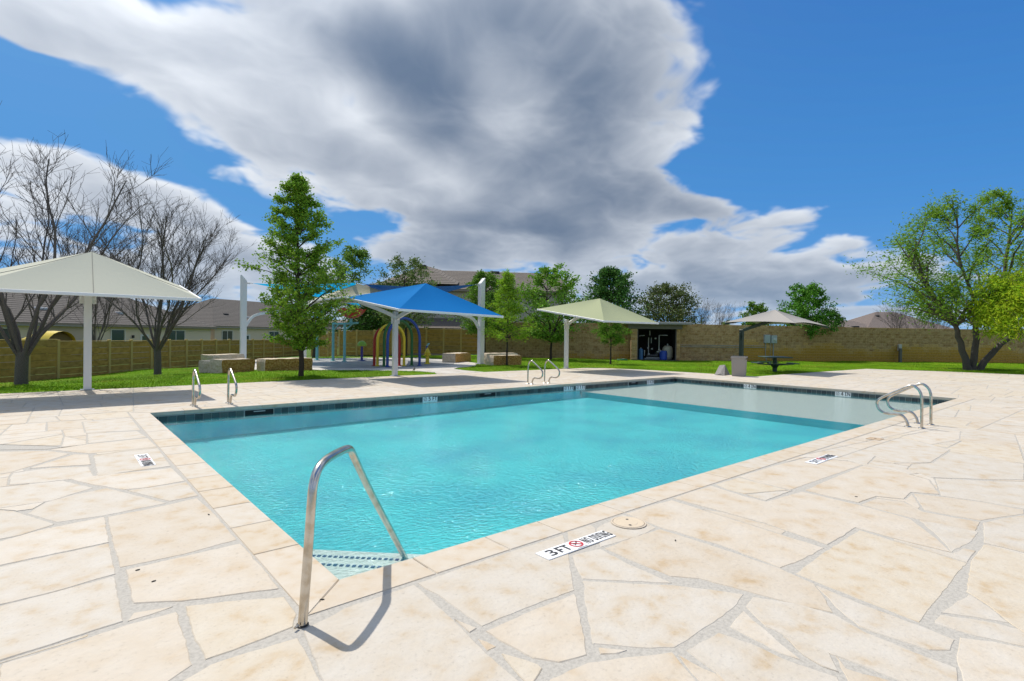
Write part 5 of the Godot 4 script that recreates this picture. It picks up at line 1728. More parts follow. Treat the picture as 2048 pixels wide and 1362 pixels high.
func make_canopies() -> void:
	var fab := func(key: String, c: Color, through: float, world_scale := 1.2) -> StandardMaterial3D:
		var m := surfaced(key, c, noise_tex(111, 0.25, [[0.0, gray(0.84)], [0.5, gray(0.95)], [1.0, gray(1.0)]], 512, 3), world_scale, 0.85)
		m.metallic_specular = 0.15
		m.normal_enabled = true
		m.normal_texture = bump_tex(112, 0.012, 3.0, 512, 3)
		m.normal_scale = 0.35
		m.backlight_enabled = true
		m.backlight = Color(through, through, through)
		return m
	var white: StandardMaterial3D = mats["white_paint"]
	var cream: StandardMaterial3D = fab.call("canopy_cream", lin(0.56, 0.56, 0.45), 0.30)
	var olive: StandardMaterial3D = fab.call("canopy_olive", lin(0.40, 0.43, 0.255), 0.25)
	var blue: StandardMaterial3D = fab.call("canopy_blue", lin(0.004, 0.165, 0.46), 0.30)
	var taupe: StandardMaterial3D = fab.call("canopy_taupe", lin(0.40, 0.375, 0.34), 0.25)
	var sand: StandardMaterial3D = fab.call("canopy_sand", lin(0.44, 0.42, 0.29), 0.3)
	var green_metal := paint("canopy_green_metal", lin(0.012, 0.03, 0.02), 0.45)
	# left, cream
	var p := Vector3(-0.75, 0, -14.91)
	canopy("large cream fabric shade canopy on a white post at the left edge of the deck", p, 2.78, [Vector3(-2.9, 2.95, -15.3), Vector3(-2.9, 2.42, -12.2), Vector3(1.4, 2.42, -12.2), Vector3(1.4, 2.95, -15.3)], Vector3(-0.72, 3.58, -13.75), [cream, cream, cream, cream], white, [[p + Vector3(0, 2.6, 0), p + Vector3(0, 2.85, 0.4), p + Vector3(0, 3.05, 1.2)]], 0.022, true, true)
	# blue
	p = Vector3(8.52, 0, -15.19)
	canopy("bright blue fabric shade canopy on a white post beside the grass strip", p, 2.48, [Vector3(6.95, 2.93, -16.1), Vector3(7.1, 2.40, -12.3), Vector3(11.2, 2.30, -11.96), Vector3(11.0, 2.88, -15.9)], Vector3(9.1, 3.52, -13.95), [blue, blue, blue, blue], white, [[p + Vector3(0, 2.25, 0.05), p + Vector3(-0.55, 2.5, -0.1), p + Vector3(-1.35, 2.80, -0.35)], [p + Vector3(0.0, 2.2, 0.05), p + Vector3(0.25, 2.48, 0.55), p + Vector3(0.55, 2.7, 1.2)]], 0.055)
	# olive
	p = Vector3(18.09, 0, -15.31)
	canopy("pale olive fabric shade canopy on a white post near the far ladder", p, 2.45, [Vector3(16.1, 2.87, -15.35), Vector3(16.3, 2.27, -11.42), Vector3(20.0, 2.27, -11.25), Vector3(20.1, 2.88, -15.3)], Vector3(18.1, 3.42, -13.2), [olive, olive, olive, olive], white, [[p + Vector3(0.02, 2.2, 0.02), p + Vector3(0.45, 2.5, 0.2), p + Vector3(0.95, 2.8, 0.7)]], 0.05)
	# taupe umbrella with a dark green arm
	p = Vector3(23.5, 0, -9.0)
	canopy("grey taupe fabric umbrella on a dark green arm over the picnic table", p, 2.05, [Vector3(23.8, 2.36, -10.0), Vector3(24.0, 2.30, -6.78), Vector3(28.2, 2.25, -6.88), Vector3(28.1, 2.34, -10.3)], Vector3(26.0, 3.09, -8.55), [taupe, taupe, taupe, taupe], green_metal, [[p + Vector3(0.0, 2.0, 0), p + Vector3(0.9, 2.22, 0.16), p + Vector3(2.3, 2.55, 0.42)]], 0.06, false)
	# sand canopy facing the splash pad, seen from behind
	p = Vector3(7.12, 0, -21.05)
	canopy("sand coloured shade canopy facing the splash pad behind the elm", p, 3.0, [Vector3(7.4, 3.05, -19.6), Vector3(7.9, 3.1, -23.2), Vector3(11.4, 3.3, -24.0), Vector3(11.15, 3.70, -21.3)], Vector3(9.72, 4.02, -21.2), [sand, sand, sand, sand], white, [[p + Vector3(0.0, 2.7, 0), p + Vector3(0.6, 3.1, -0.1), p + Vector3(1.6, 3.4, -0.2)]], 0.03)

# ---------------------------------------------------------------- sails and their tall masts
func sail(called: String, label: String, c: Array, mat: Material, dip: float) -> void:
	var o := thing(called, label, "shade sail")
	var st := SurfaceTool.new()
	st.begin(Mesh.PRIMITIVE_TRIANGLES)
	st.set_smooth_group(0)
	var n := 14
	var mid: Vector3 = (c[0] + c[1] + c[2]) / 3.0
	var at := func(i: int, j: int) -> Vector3:
		var u := float(i) / n
		var v := float(j) / n
		var w := 1.0 - u - v
		var p: Vector3 = c[0] * w + c[1] * u + c[2] * v
		var pinch := (u * v * (1.0 - w) + v * w * (1.0 - u) + w * u * (1.0 - v)) * 4.0 * dip
		var edge := 1.0 - minf(1.0, minf(u, minf(v, w)) * 4.0)
		return p.lerp(mid, pinch * edge * 0.55) - Vector3.UP * (u * v + v * w + w * u) * 0.5 * dip
	for i in n:
		for j in n - i:
			var a: Vector3 = at.call(i, j)
			var b: Vector3 = at.call(i + 1, j)
			var d: Vector3 = at.call(i, j + 1)
			tri(st, a, b, d, (a + b + d) / 3.0 - Vector3.UP)
			if j < n - i - 1:
				tri(st, b, at.call(i + 1, j + 1), d, (a + b + d) / 3.0 - Vector3.UP)
	st.generate_normals()
	put("fabric", st.commit(), mat, o)
	for i in 3:
		var out: Vector3 = (c[i] - mid).normalized()
		put("corner_shackle", pipe_mesh([c[i] - out * 0.05, c[i] + out * 0.28], 0.018, 6), mats["galvanised_gray"], o)

func mast(label: String, at: Vector3, h: float, arm_dir: Vector3) -> void:
	var o := thing("sail_mast", label, "mast", at)
	var st := begin()
	var w := 0.14
	# square column with a slanted cut top
	for q in [[-w, -w], [w, -w], [w, w], [-w, w]]: pass
	var b := [Vector3(-w, 0, -w), Vector3(w, 0, -w), Vector3(w, 0, w), Vector3(-w, 0, w)]
	var low := -1.0 if arm_dir.x < 0 else 1.0
	var t := []
	for q in b: t.append(Vector3(q.x, h - (0.32 if q.x * low > 0 else 0.0), q.z))
	for i in 4: quad(st, b[i], b[(i + 1) % 4], t[(i + 1) % 4], t[i], Vector3(0, h / 2, 0))
	quad(st, t[0], t[1], t[2], t[3], Vector3(0, h / 2, 0))
	put("column", done(st), mats["white_paint"], o)
	put("base_plate", box_mesh(Vector3(0, 0.015, 0), Vector3(0.45, 0.03, 0.45), Basis.IDENTITY, 0.004), mats["galvanised_gray"], o)
	put("eye_bolt", pipe_mesh([Vector3(w * low, h - 0.45, 0), Vector3(w * low + 0.2 * low, h - 0.45, 0.0)], 0.02, 6), mats["galvanised_gray"], o)
	st = begin()
	var pts := smooth([Vector3(0, 1.95, 0) + arm_dir * 0.12, Vector3(0, 2.5, 0) + arm_dir * 0.5, Vector3(0, 2.72, 0) + arm_dir * 1.2, Vector3(0, 2.95, 0) + arm_dir * 2.6], 4)
	for i in pts.size() - 1: bar(st, pts[i], pts[i + 1], 0.12, 0.14)
	put("arm", done(st), mats["white_paint"], o)

func make_sails() -> void:
	var tq := paint("sail_turquoise", lin(0.015, 0.36, 0.50), 0.8)
	tq.backlight_enabled = true
	tq.backlight = Color(0.03, 0.62, 0.85)
	var nv := paint("sail_navy", lin(0.006, 0.075, 0.17), 0.8)
	nv.backlight_enabled = true
	nv.backlight = Color(0.01, 0.16, 0.36)
	mast("tall white mast with a slanted top left of the elm holding the turquoise sail", Vector3(6.49, -0.02, -28.75), 4.75, Vector3(1, 0, 0.1).normalized())
	mast("tall white mast with a slanted top right of the blue canopy holding the navy sail", Vector3(16.67, 0, -20.52), 4.8, Vector3(-1, 0, -0.2).normalized())
	sail("shade_sail", "turquoise shade sail stretched from the left mast behind the elm", [Vector3(6.85, 4.30, -28.5), Vector3(9.35, 4.0, -20.6), Vector3(13.2, 3.3, -28.4)], tq, 0.22)
	sail("shade_sail", "navy blue shade sail stretched from the right mast behind the blue canopy", [Vector3(16.4, 4.42, -20.7), Vector3(9.9, 3.98, -20.8), Vector3(14.6, 3.2, -27.0)], nv, 0.3)

# ---------------------------------------------------------------- splash pad
func arch(label: String, a: Vector3, b: Vector3, h: float, mat: Material) -> void:
	var mid := (a + b) * 0.5
	var o := thing("spray_arch", label, "spray arch", mid, 0.0, "coloured spray arches on the splash pad")
	var half := a.distance_to(b) / 2
	var ex := (b - a).normalized()
	var pts := []
	var straight := maxf(h - half * 1.15, 0.2)
	pts.append(-ex * half)
	pts.append(-ex * half + Vector3.UP * straight)
	for i in range(1, 16):
		var t := PI * i / 16.0
		pts.append(-ex * half * cos(t) + Vector3.UP * (straight + (h - straight) * sin(t)))
	pts.append(ex * half + Vector3.UP * straight)
	pts.append(ex * half)
	put("hoop", pipe_mesh(pts, 0.068, 12), mat, o)
	for s in [-1.0, 1.0]:
		put("foot_flange", lathe_mesh([Vector2(0.13, 0.0), Vector2(0.13, 0.03), Vector2(0.07, 0.05)], ex * half * s, 14), mat, o)

func make_splash_pad() -> void:
	var red := paint("spray_red", lin(0.40, 0.02, 0.012), 0.35)
	var yellow := paint("spray_yellow", lin(0.66, 0.50, 0.02), 0.35)
	var green := paint("spray_green", lin(0.015, 0.13, 0.03), 0.35)
	var blue := paint("spray_blue", lin(0.012, 0.055, 0.27), 0.35)
	var teal := paint("spray_teal", lin(0.16, 0.42, 0.40), 0.4)
	var lime := paint("spray_lime", lin(0.22, 0.40, 0.03), 0.4)
	var pad := structure("splash_pad_surface")
	var st := begin()
	var ring := PackedVector2Array()
	for i in 40:
		var a := TAU * i / 40
		ring.append(Vector2(11.6, -24.2) + Vector2(cos(a) * 4.9, sin(a) * 4.6))
	slab(st, ring, 0.006, 0.02, 0.002)
	put("pad_sheet", done(st), mats["shaded_concrete"], pad)  # darker grey sheet painted as the shade under the sails
	arch("red spray arch, the smallest of the rainbow arches", Vector3(10.75, 0, -21.5), Vector3(11.85, 0, -20.95), 1.95, red)
	arch("yellow spray arch, second of the rainbow arches", Vector3(10.7, 0, -21.05), Vector3(12.0, 0, -20.75), 2.08, yellow)
	arch("green spray arch standing behind the yellow one", Vector3(10.95, 0, -20.85), Vector3(12.5, 0, -20.85), 2.3, green)
	arch("dark blue spray arch, tallest of the rainbow arches", Vector3(10.85, 0, -20.3), Vector3(12.75, 0, -20.5), 2.4, blue)
	# hydrant
	var hy := thing("spray_hydrant", "yellow play hydrant right of the blue arch", "hydrant", Vector3(13.95, 0.006, -21.7))
	put("barrel", lathe_mesh([Vector2(0.16, 0.0), Vector2(0.16, 0.04), Vector2(0.10, 0.06), Vector2(0.10, 0.42), Vector2(0.13, 0.45), Vector2(0.13, 0.58), Vector2(0.16, 0.60), Vector2(0.16, 0.64), Vector2(0.12, 0.68), Vector2(0.10, 0.76), Vector2(0.05, 0.82), Vector2(0.05, 0.88), Vector2(0.0, 0.9)]), yellow, hy)
	put("outlet", pipe_mesh([Vector3(-0.2, 0.5, 0.0), Vector3(0.2, 0.5, 0.0)], 0.055, 10), yellow, hy)
	put("outlet", pipe_mesh([Vector3(0, 0.5, 0.0), Vector3(0, 0.5, 0.19)], 0.065, 10), yellow, hy)
	# low spray posts
	var sp := thing("spray_post", "short dark blue spray post right of the yellow hydrant", "spray post", Vector3(14.7, 0, -23.0))
	put("post", pipe_mesh([Vector3(0, 0, 0), Vector3(0, 0.95, 0)], 0.06, 10), blue, sp)
	put("foot_flange", lathe_mesh([Vector2(0.16, 0.0), Vector2(0.16, 0.03), Vector2(0.06, 0.05)], Vector3.ZERO, 12), blue, sp)
	put("nozzle", pipe_mesh([Vector3(0, 0.9, 0), Vector3(0.07, 1.05, 0), Vector3(0.16, 1.08, 0)], 0.045, 10), teal, sp)
	sp = thing("spray_post", "purple spray post topped by a lime green dome left of the arches", "spray post", Vector3(12.4, 0, -26.5))
	put("post", pipe_mesh([Vector3(0, 0, 0), Vector3(0, 0.85, 0)], 0.07, 10), paint("spray_purple", lin(0.05, 0.035, 0.20), 0.4), sp)
	put("foot_flange", lathe_mesh([Vector2(0.2, 0.0), Vector2(0.2, 0.04), Vector2(0.07, 0.06)], Vector3.ZERO, 12), blue, sp)
	put("dome", lathe_mesh([Vector2(0.27, 0.88), Vector2(0.25, 1.02), Vector2(0.16, 1.14), Vector2(0.0, 1.18)], Vector3.ZERO, 14), lime, sp)
	# red dish on teal legs
	var tip := thing("tipping_dish", "red flower shaped spray dish on two teal legs behind the elm", "spray feature", Vector3(11.1, 0, -26.3))
	for q in [Vector3(-0.30, 0, -0.55), Vector3(0.02, 0, 0.3)]:
		var leg := put("leg", pipe_mesh([q, q + Vector3.UP * 2.15], 0.075, 10), teal, tip)
		put("foot_flange", lathe_mesh([Vector2(0.15, 0.0), Vector2(0.15, 0.03), Vector2(0.08, 0.05)], q, 12), teal, leg)
	put("cross_bar", pipe_mesh([Vector3(-0.32, 2.15, -0.58), Vector3(0.05, 2.15, 0.32), Vector3(0.75, 2.22, 0.5)], 0.06, 10), teal, tip)
	put("brace", pipe_mesh([Vector3(0.02, 1.75, 0.3), Vector3(0.45, 2.18, 0.42)], 0.035, 8), teal, tip)
	put("brace", pipe_mesh([Vector3(-0.30, 1.75, -0.55), Vector3(-0.14, 2.15, -0.1)], 0.035, 8), teal, tip)
	put("stem", pipe_mesh([Vector3(0.35, 2.16, 0.38), Vector3(0.4, 2.5, 0.3)], 0.08, 10), teal, tip)
	var sd := SurfaceTool.new()
	sd.begin(Mesh.PRIMITIVE_TRIANGLES)
	sd.set_smooth_group(0)
	var n := 36
	var rad := [0.12, 0.42, 0.62, 0.72]
	var hh := [2.45, 2.55, 2.72, 2.92]
	for i in n:
		for k in 3:
			var p := []
			for q in [[i, k], [i + 1, k], [i + 1, k + 1], [i, k + 1]]:
				var a: float = TAU * q[0] / n
				var lobe: float = 1.0 + 0.16 * absf(sin(a * 3.0)) * q[1] / 3.0
				p.append(Vector3(0.42 + cos(a) * rad[q[1]] * lobe, hh[q[1]] + (0.12 * absf(sin(a * 3.0)) * q[1] / 3.0), 0.3 + sin(a) * rad[q[1]] * lobe))
			quad(sd, p[0], p[1], p[2], p[3], Vector3(0.42, 3.4, 0.3))
	put("dish", done(sd), red, tip)
	sp = thing("spray_pole", "single teal spray pole just right of the elm trunk", "spray post", Vector3(10.3, 0, -28.0))
	put("post", pipe_mesh([Vector3(0, 0, 0), Vector3(0, 2.6, 0), Vector3(0.3, 3.0, 0.1), Vector3(0.8, 3.1, 0.2)], 0.08, 10), teal, sp)
	put("foot_flange", lathe_mesh([Vector2(0.17, 0.0), Vector2(0.17, 0.03), Vector2(0.08, 0.05)], Vector3.ZERO, 12), teal, sp)

# ---------------------------------------------------------------- limestone seat blocks
func boulder(label: String, a: Vector2, b: Vector2, deep: float, y0: float, h: float, seed_: int, mat_front: Material, mat_cut: Material) -> void:
	var d := b - a
	var o := thing("limestone_block", label, "stone block", Vector3(a.x, y0, a.y), atan2(-d.y, d.x), "limestone seat blocks round the splash pad")
	var l := d.length()
	var n := FastNoiseLite.new()
	n.seed = seed_
	n.frequency = 0.8
	n.fractal_octaves = 4
	var st := begin()
	st.set_smooth_group(-1)
	var nx := maxi(6, int(l / 0.12))
	var ny := 5
	var nz := 5
	var at := func(x: float, y: float, z: float) -> Vector3:
		# rough quarried block: front and ends wander, corners worn
		var p := Vector3(x * l, y * h, -z * deep)
		var e := 1.0 - pow(absf(x - 0.5) * 2.0, 8.0) * 0.5
		var bulge := n.get_noise_3d(p.x * 2.2, p.y * 2.2, p.z * 2.2) * 0.07
		if z < 0.01: p.z += bulge * e + 0.02
		if x < 0.01: p.x -= bulge
		if x > 0.99: p.x += bulge
		if y > 0.99:
			p.y += n.get_noise_2d(p.x * 1.5 + 30, p.z * 1.5) * 0.02
			if z < 0.01: p.z -= 0.025
			if x < 0.01: p.x += 0.025
			if x > 0.99: p.x -= 0.025
		return p
	var c := Vector3(l / 2, h / 2, -deep / 2)
	for i in nx:
		for j in ny:
			var x0 := float(i) / nx
			var x1 := float(i + 1) / nx
			var q0 := float(j) / ny
			var q1 := float(j + 1) / ny
			quad(st, at.call(x0, q0, 0.0), at.call(x1, q0, 0.0), at.call(x1, q1, 0.0), at.call(x0, q1, 0.0), c)
	put("quarried_face", done(st), mat_front, o)
	st = begin()
	for i in nx:
		for j in ny:
			quad(st, at.call(float(i) / nx, float(j) / ny, 1.0), at.call(float(i + 1) / nx, float(j) / ny, 1.0), at.call(float(i + 1) / nx, float(j + 1) / ny, 1.0), at.call(float(i) / nx, float(j + 1) / ny, 1.0), c)
	for i in nx:
		for j in nz:
			quad(st, at.call(float(i) / nx, 1.0, float(j) / nz), at.call(float(i + 1) / nx, 1.0, float(j) / nz), at.call(float(i + 1) / nx, 1.0, float(j + 1) / nz), at.call(float(i) / nx, 1.0, float(j + 1) / nz), c)
	for s in [0.0, 1.0]:
		for i in ny:
			for j in nz:
				quad(st, at.call(s, float(i) / ny, float(j) / nz), at.call(s, float(i + 1) / ny, float(j) / nz), at.call(s, float(i + 1) / ny, float(j + 1) / nz), at.call(s, float(i) / ny, float(j + 1) / nz), c)
	put("sawn_face", done(st), mat_cut, o)

func make_boulders() -> void:
	var rough := surfaced("rusty_limestone", lin(0.60, 0.41, 0.16), noise_tex(121, 0.02, [[0.0, Color(0.55, 0.42, 0.25)], [0.4, Color(0.85, 0.74, 0.56)], [0.7, Color(0.95, 0.92, 0.84)], [1.0, Color(1, 1, 1)]], 512, 6), 0.9, 0.95, bump_tex(122, 0.05, 9.0), 1.2)
	var sawn := surfaced("sawn_limestone", lin(0.66, 0.56, 0.42), noise_tex(123, 0.02, [[0.0, Color(0.8, 0.74, 0.64)], [0.5, gray(0.94)], [1.0, gray(1.0)]], 512, 6), 0.8, 0.9, bump_tex(122, 0.05, 5.0), 0.5)
	var g := ground(3.2, -20.2)
	boulder("pale sawn limestone block at the left end of the left seat row", Vector2(3.0, -21.2), Vector2(3.42, -19.75), 0.75, -0.12, 0.56, 1, sawn, sawn)
	boulder("rusty faced limestone block in the middle of the left seat row", Vector2(3.42, -19.30), Vector2(4.72, -19.75), 0.8, -0.07, 0.60, 2, rough, sawn)
	boulder("flat pale limestone slab behind the left seat row", Vector2(3.75, -22.6), Vector2(5.2, -23.4), 0.7, -0.05, 0.64, 3, sawn, sawn)
	boulder("long rusty limestone block left of the elm trunk", Vector2(4.98, -19.28), Vector2(7.0, -19.62), 0.75, -0.05, 0.58, 4, rough, sawn)
	boulder("reddish limestone block left of the right sail mast", Vector2(16.1, -22.2), Vector2(18.2, -23.6), 0.8, -0.03, 0.55, 5, rough, sawn)
	boulder("golden limestone block in front of the young cypress", Vector2(16.35, -18.95), Vector2(18.2, -18.8), 0.8, -0.03, 0.56, 6, rough, sawn)
	boulder("pale limestone block right behind the golden one", Vector2(17.3, -20.8), Vector2(19.5, -20.6), 0.8, -0.03, 0.6, 7, sawn, sawn)

# ---------------------------------------------------------------- stainless rails
func make_rails() -> void:
	var steel: Material = mats["brushed_steel"]
	var esc := [Vector2(0.062, 0.0), Vector2(0.062, 0.006), Vector2(0.046, 0.018), Vector2(0.026, 0.024)]
	# near corner hand rail, down into the entry steps
	var foot := Vector3(-0.369, 0.0, 0.397)
	var h := thing("hand_rail", "bent stainless hand rail at the near pool corner leading down into the water", "hand rail", foot)
	var world := [Vector3(-0.369, 0, 0.397), Vector3(-0.344, 0.235, 0.372), Vector3(-0.322, 0.449, 0.351), Vector3(-0.302, 0.66, 0.332), Vector3(-0.286, 0.755, 0.316), Vector3(-0.25, 0.82, 0.281), Vector3(-0.19, 0.85, 0.222), Vector3(-0.124, 0.860, 0.160), Vector3(-0.02, 0.862, 0.060), Vector3(0.045, 0.858, -0.003), Vector3(0.085, 0.845, -0.042), Vector3(0.115, 0.815, -0.071), Vector3(0.145, 0.77, -0.1), Vector3(0.396, 0.413, -0.342), Vector3(0.852, -0.19, -0.782), Vector3(1.13, -0.57, -1.05)]
	var local := []
	for p in world: local.append(p - foot)
	put("tube", pipe_mesh(smooth(local, 4), 0.0262, 18), steel, h)
	put("sleeve", lathe_mesh([Vector2(0.033, 0.0), Vector2(0.033, 0.004), Vector2(0.026, 0.006)], Vector3(0, 0.002, 0), 20), paint("sleeve_dark", lin(0.05, 0.05, 0.05), 0.5, 0.8), h)
	var bolt := put("set_screw", pipe_mesh([Vector3(-0.03, 0.016, 0.02), Vector3(-0.055, 0.016, 0.035)], 0.007, 8), steel, h)
	# ladder grab rails: the same bent profile, as (distance from the pool edge, height)
	var prof := [Vector2(0.763, 0.0), Vector2(0.757, 0.464), Vector2(0.748, 0.607), Vector2(0.713, 0.706), Vector2(0.649, 0.768), Vector2(0.585, 0.782), Vector2(0.50, 0.745), Vector2(0.322, 0.640), Vector2(0.126, 0.516), Vector2(0.063, 0.456), Vector2(0.043, 0.385), Vector2(0.075, 0.290), Vector2(0.15, 0.230), Vector2(0.24, 0.216), Vector2(0.385, 0.220), Vector2(0.47, 0.195), Vector2(0.525, 0.12), Vector2(0.548, 0.05), Vector2(0.551, 0.0)]
	var proto: Node3D
	var spots := [
		[10.84, 0.0, 1.0, "near stainless grab rail of the pair on the right pool edge"], [11.51, 0.0, 1.0, "far stainless grab rail of the pair on the right pool edge"],
		[0.88, PZ, -1.0, "stainless grab rail by the far left pool corner, left of its pair"], [1.575, PZ, -1.0, "stainless grab rail by the far left pool corner, right of its pair"],
		[10.72, PZ, -1.0, "stainless grab rail on the far pool edge before the olive canopy, left of its pair"], [11.50, PZ, -1.0, "stainless grab rail on the far pool edge before the olive canopy, right of its pair"]]
	for s in spots:
		var o: Node3D
		var at := Vector3(s[0], 0.0, s[1])
		if proto == null:
			o = thing("grab_rail", s[3], "grab rail", at, 0.0, "stainless ladder grab rails")
			var pts := []
			for q in prof: pts.append(Vector3(0, q.y, q.x))
			put("tube", pipe_mesh(smooth(pts, 4), 0.024, 14), steel, o)
			for z in [0.763, 0.551]:
				put("escutcheon", lathe_mesh(esc, Vector3(0, 0.002, z), 16), steel, o)
			proto = o
		else:
			o = proto.duplicate()
			o.name = numbered("grab_rail")
			add_child(o, true)
			o.position = at
			o.set_meta("label", s[3])
		o.rotation.y = 0.0 if s[2] > 0 else PI

# ---------------------------------------------------------------- depth markers
func no_dive(parent: Node, at: Vector3, basis: Basis, r: float) -> void:
	var st := SurfaceTool.new()
	st.begin(Mesh.PRIMITIVE_TRIANGLES)
	lathe(st, [Vector2(r, 0.0), Vector2(r, 0.003), Vector2(r * 0.80, 0.003), Vector2(r * 0.80, 0.0)], Vector3.ZERO, 28)
	put("red_ring", st.commit(), mats["sign_red"], parent).transform = Transform3D(basis, at)
	st = begin()
	# diver: head, bent body, legs
	bar(st, Vector3(-r * 0.35, 0.001, r * 0.30), Vector3(r * 0.05, 0.001, 0), r * 0.13, 0.002)
	bar(st, Vector3(r * 0.05, 0.001, 0), Vector3(r * 0.42, 0.001, -r * 0.30), r * 0.10, 0.002)
	bar(st, Vector3(r * 0.05, 0.001, 0), Vector3(r * 0.42, 0.001, r * 0.08), r * 0.08, 0.002)
	bx(st, Vector3(-r * 0.42, 0.001, r * 0.42), Vector3(r * 0.2, 0.002, r * 0.2), Basis(Vector3.UP, 0.7))
	put("diver", done(st), mats["sign_black"], parent).transform = Transform3D(basis, at + Vector3.UP * 0.0005)
	st = begin()
	bar(st, Vector3(-r * 0.62, 0.0035, -r * 0.62), Vector3(r * 0.62, 0.0035, r * 0.62), r * 0.16, 0.002)
	put("red_slash", done(st), mats["sign_red"], parent).transform = Transform3D(basis, at)

func deck_marker(label: String, depth_text: String, at: Vector3, turn: float) -> void:
	# a 0.76 m tile strip lying flush in the deck; local x runs along the text
	var o := thing("depth_marker", label, "sign", at, turn)
	put("tile", box_mesh(Vector3(0.375, 0.0, 0.0), Vector3(0.76, 0.008, 0.15), Basis.IDENTITY, 0.002), mats["sign_white"], o)
	var flat := Basis(Vector3(1, 0, 0), Vector3(0, 0, -1), Vector3(0, 1, 0))
	letters(depth_text.substr(0, 1), 0.098, mats["sign_black"], o, Vector3(0.095, 0.0048, 0.0), flat, 1.1)
	letters(depth_text.substr(2), 0.095, mats["sign_black"], o, Vector3(0.215, 0.0048, 0.0), flat, 0.95)
	no_dive(o, Vector3(0.365, 0.0045, -0.005), Basis(Vector3.UP, PI), 0.058)
	letters("NO DIVING", 0.105, mats["sign_black"], o, Vector3(0.60, 0.0048, 0.0), flat, 0.40)
	put("small_print", box_mesh(Vector3(0.365, 0.0045, 0.066), Vector3(0.11, 0.001, 0.005)), mats["sign_black"], o)

func wall_marker(label: String, text: String, at: Vector3, turn: float, symbol := true) -> void:
	# white tiles in the waterline band
	var o := thing("waterline_marker", label, "sign", at, turn)
	var n := 3 if symbol else 2
	put("tile", box_mesh(Vector3(0, 0, 0), Vector3(0.155 * n, 0.15, 0.016), Basis.IDENTITY, 0.003), paint("marker_tile", lin(0.80, 0.82, 0.81), 0.35), o)
	letters(text, 0.105, mats["sign_black"], o, Vector3(0.08 if symbol else 0.0, 0.02, 0.009), Basis.IDENTITY, 1.0)
	if symbol:
		var st := SurfaceTool.new()
		st.begin(Mesh.PRIMITIVE_TRIANGLES)
		lathe(st, [Vector2(0.052, 0.0), Vector2(0.052, 0.003), Vector2(0.040, 0.003), Vector2(0.040, 0.0)], Vector3.ZERO, 20)
		put("ring", st.commit(), paint("marker_grey", lin(0.12, 0.13, 0.13), 0.5), o).transform = Transform3D(Basis(Vector3.RIGHT, PI / 2), Vector3(-0.155, 0.02, 0.009))
		st = begin()
		bx(st, Vector3(-0.155, 0.02, 0.0105), Vector3(0.085, 0.012, 0.002), Basis(Vector3.BACK, 0.8))
		put("slash", done(st), mats["marker_grey"], o)

func make_markers() -> void:
	deck_marker("white depth marker reading 3 FT NO DIVING beside the near pool corner", "3 FT", Vector3(1.31, 0.003, 0.565), 0.0)
	deck_marker("white depth marker reading 5 FT NO DIVING near the right grab rails", "5 FT", Vector3(6.13, 0.003, 0.60), 0.0)
	deck_marker("white depth marker reading 3 FT NO DIVING in the deck left of the pool", "3 FT", Vector3(-0.56, 0.003, -5.05), -PI / 2)
	wall_marker("5 FT waterline marker in the far pool wall before the blue canopy", "5 FT", Vector3(6.42, -0.165, PZ + 0.006), 0.0)
	wall_marker("1 FT waterline marker on the far pool wall, left one of two", "1 FT", Vector3(11.9, -0.165, PZ + 0.006), 0.0)
	wall_marker("1 FT waterline marker on the far pool wall, right one of two", "1 FT", Vector3(12.5, -0.165, PZ + 0.006), 0.0)
	wall_marker("4 IN waterline marker on the far pool wall near its corner", "4 IN", Vector3(16.6, -0.165, PZ + 0.006), 0.0)
	wall_marker("4 IN waterline marker on the end wall before the trash can", "4 IN", Vector3(PX - 0.006, -0.165, -6.05), -PI / 2)
	wall_marker("4 IN waterline marker on the end wall before the picnic table", "4 IN", Vector3(PX - 0.006, -0.165, -2.95), -PI / 2)

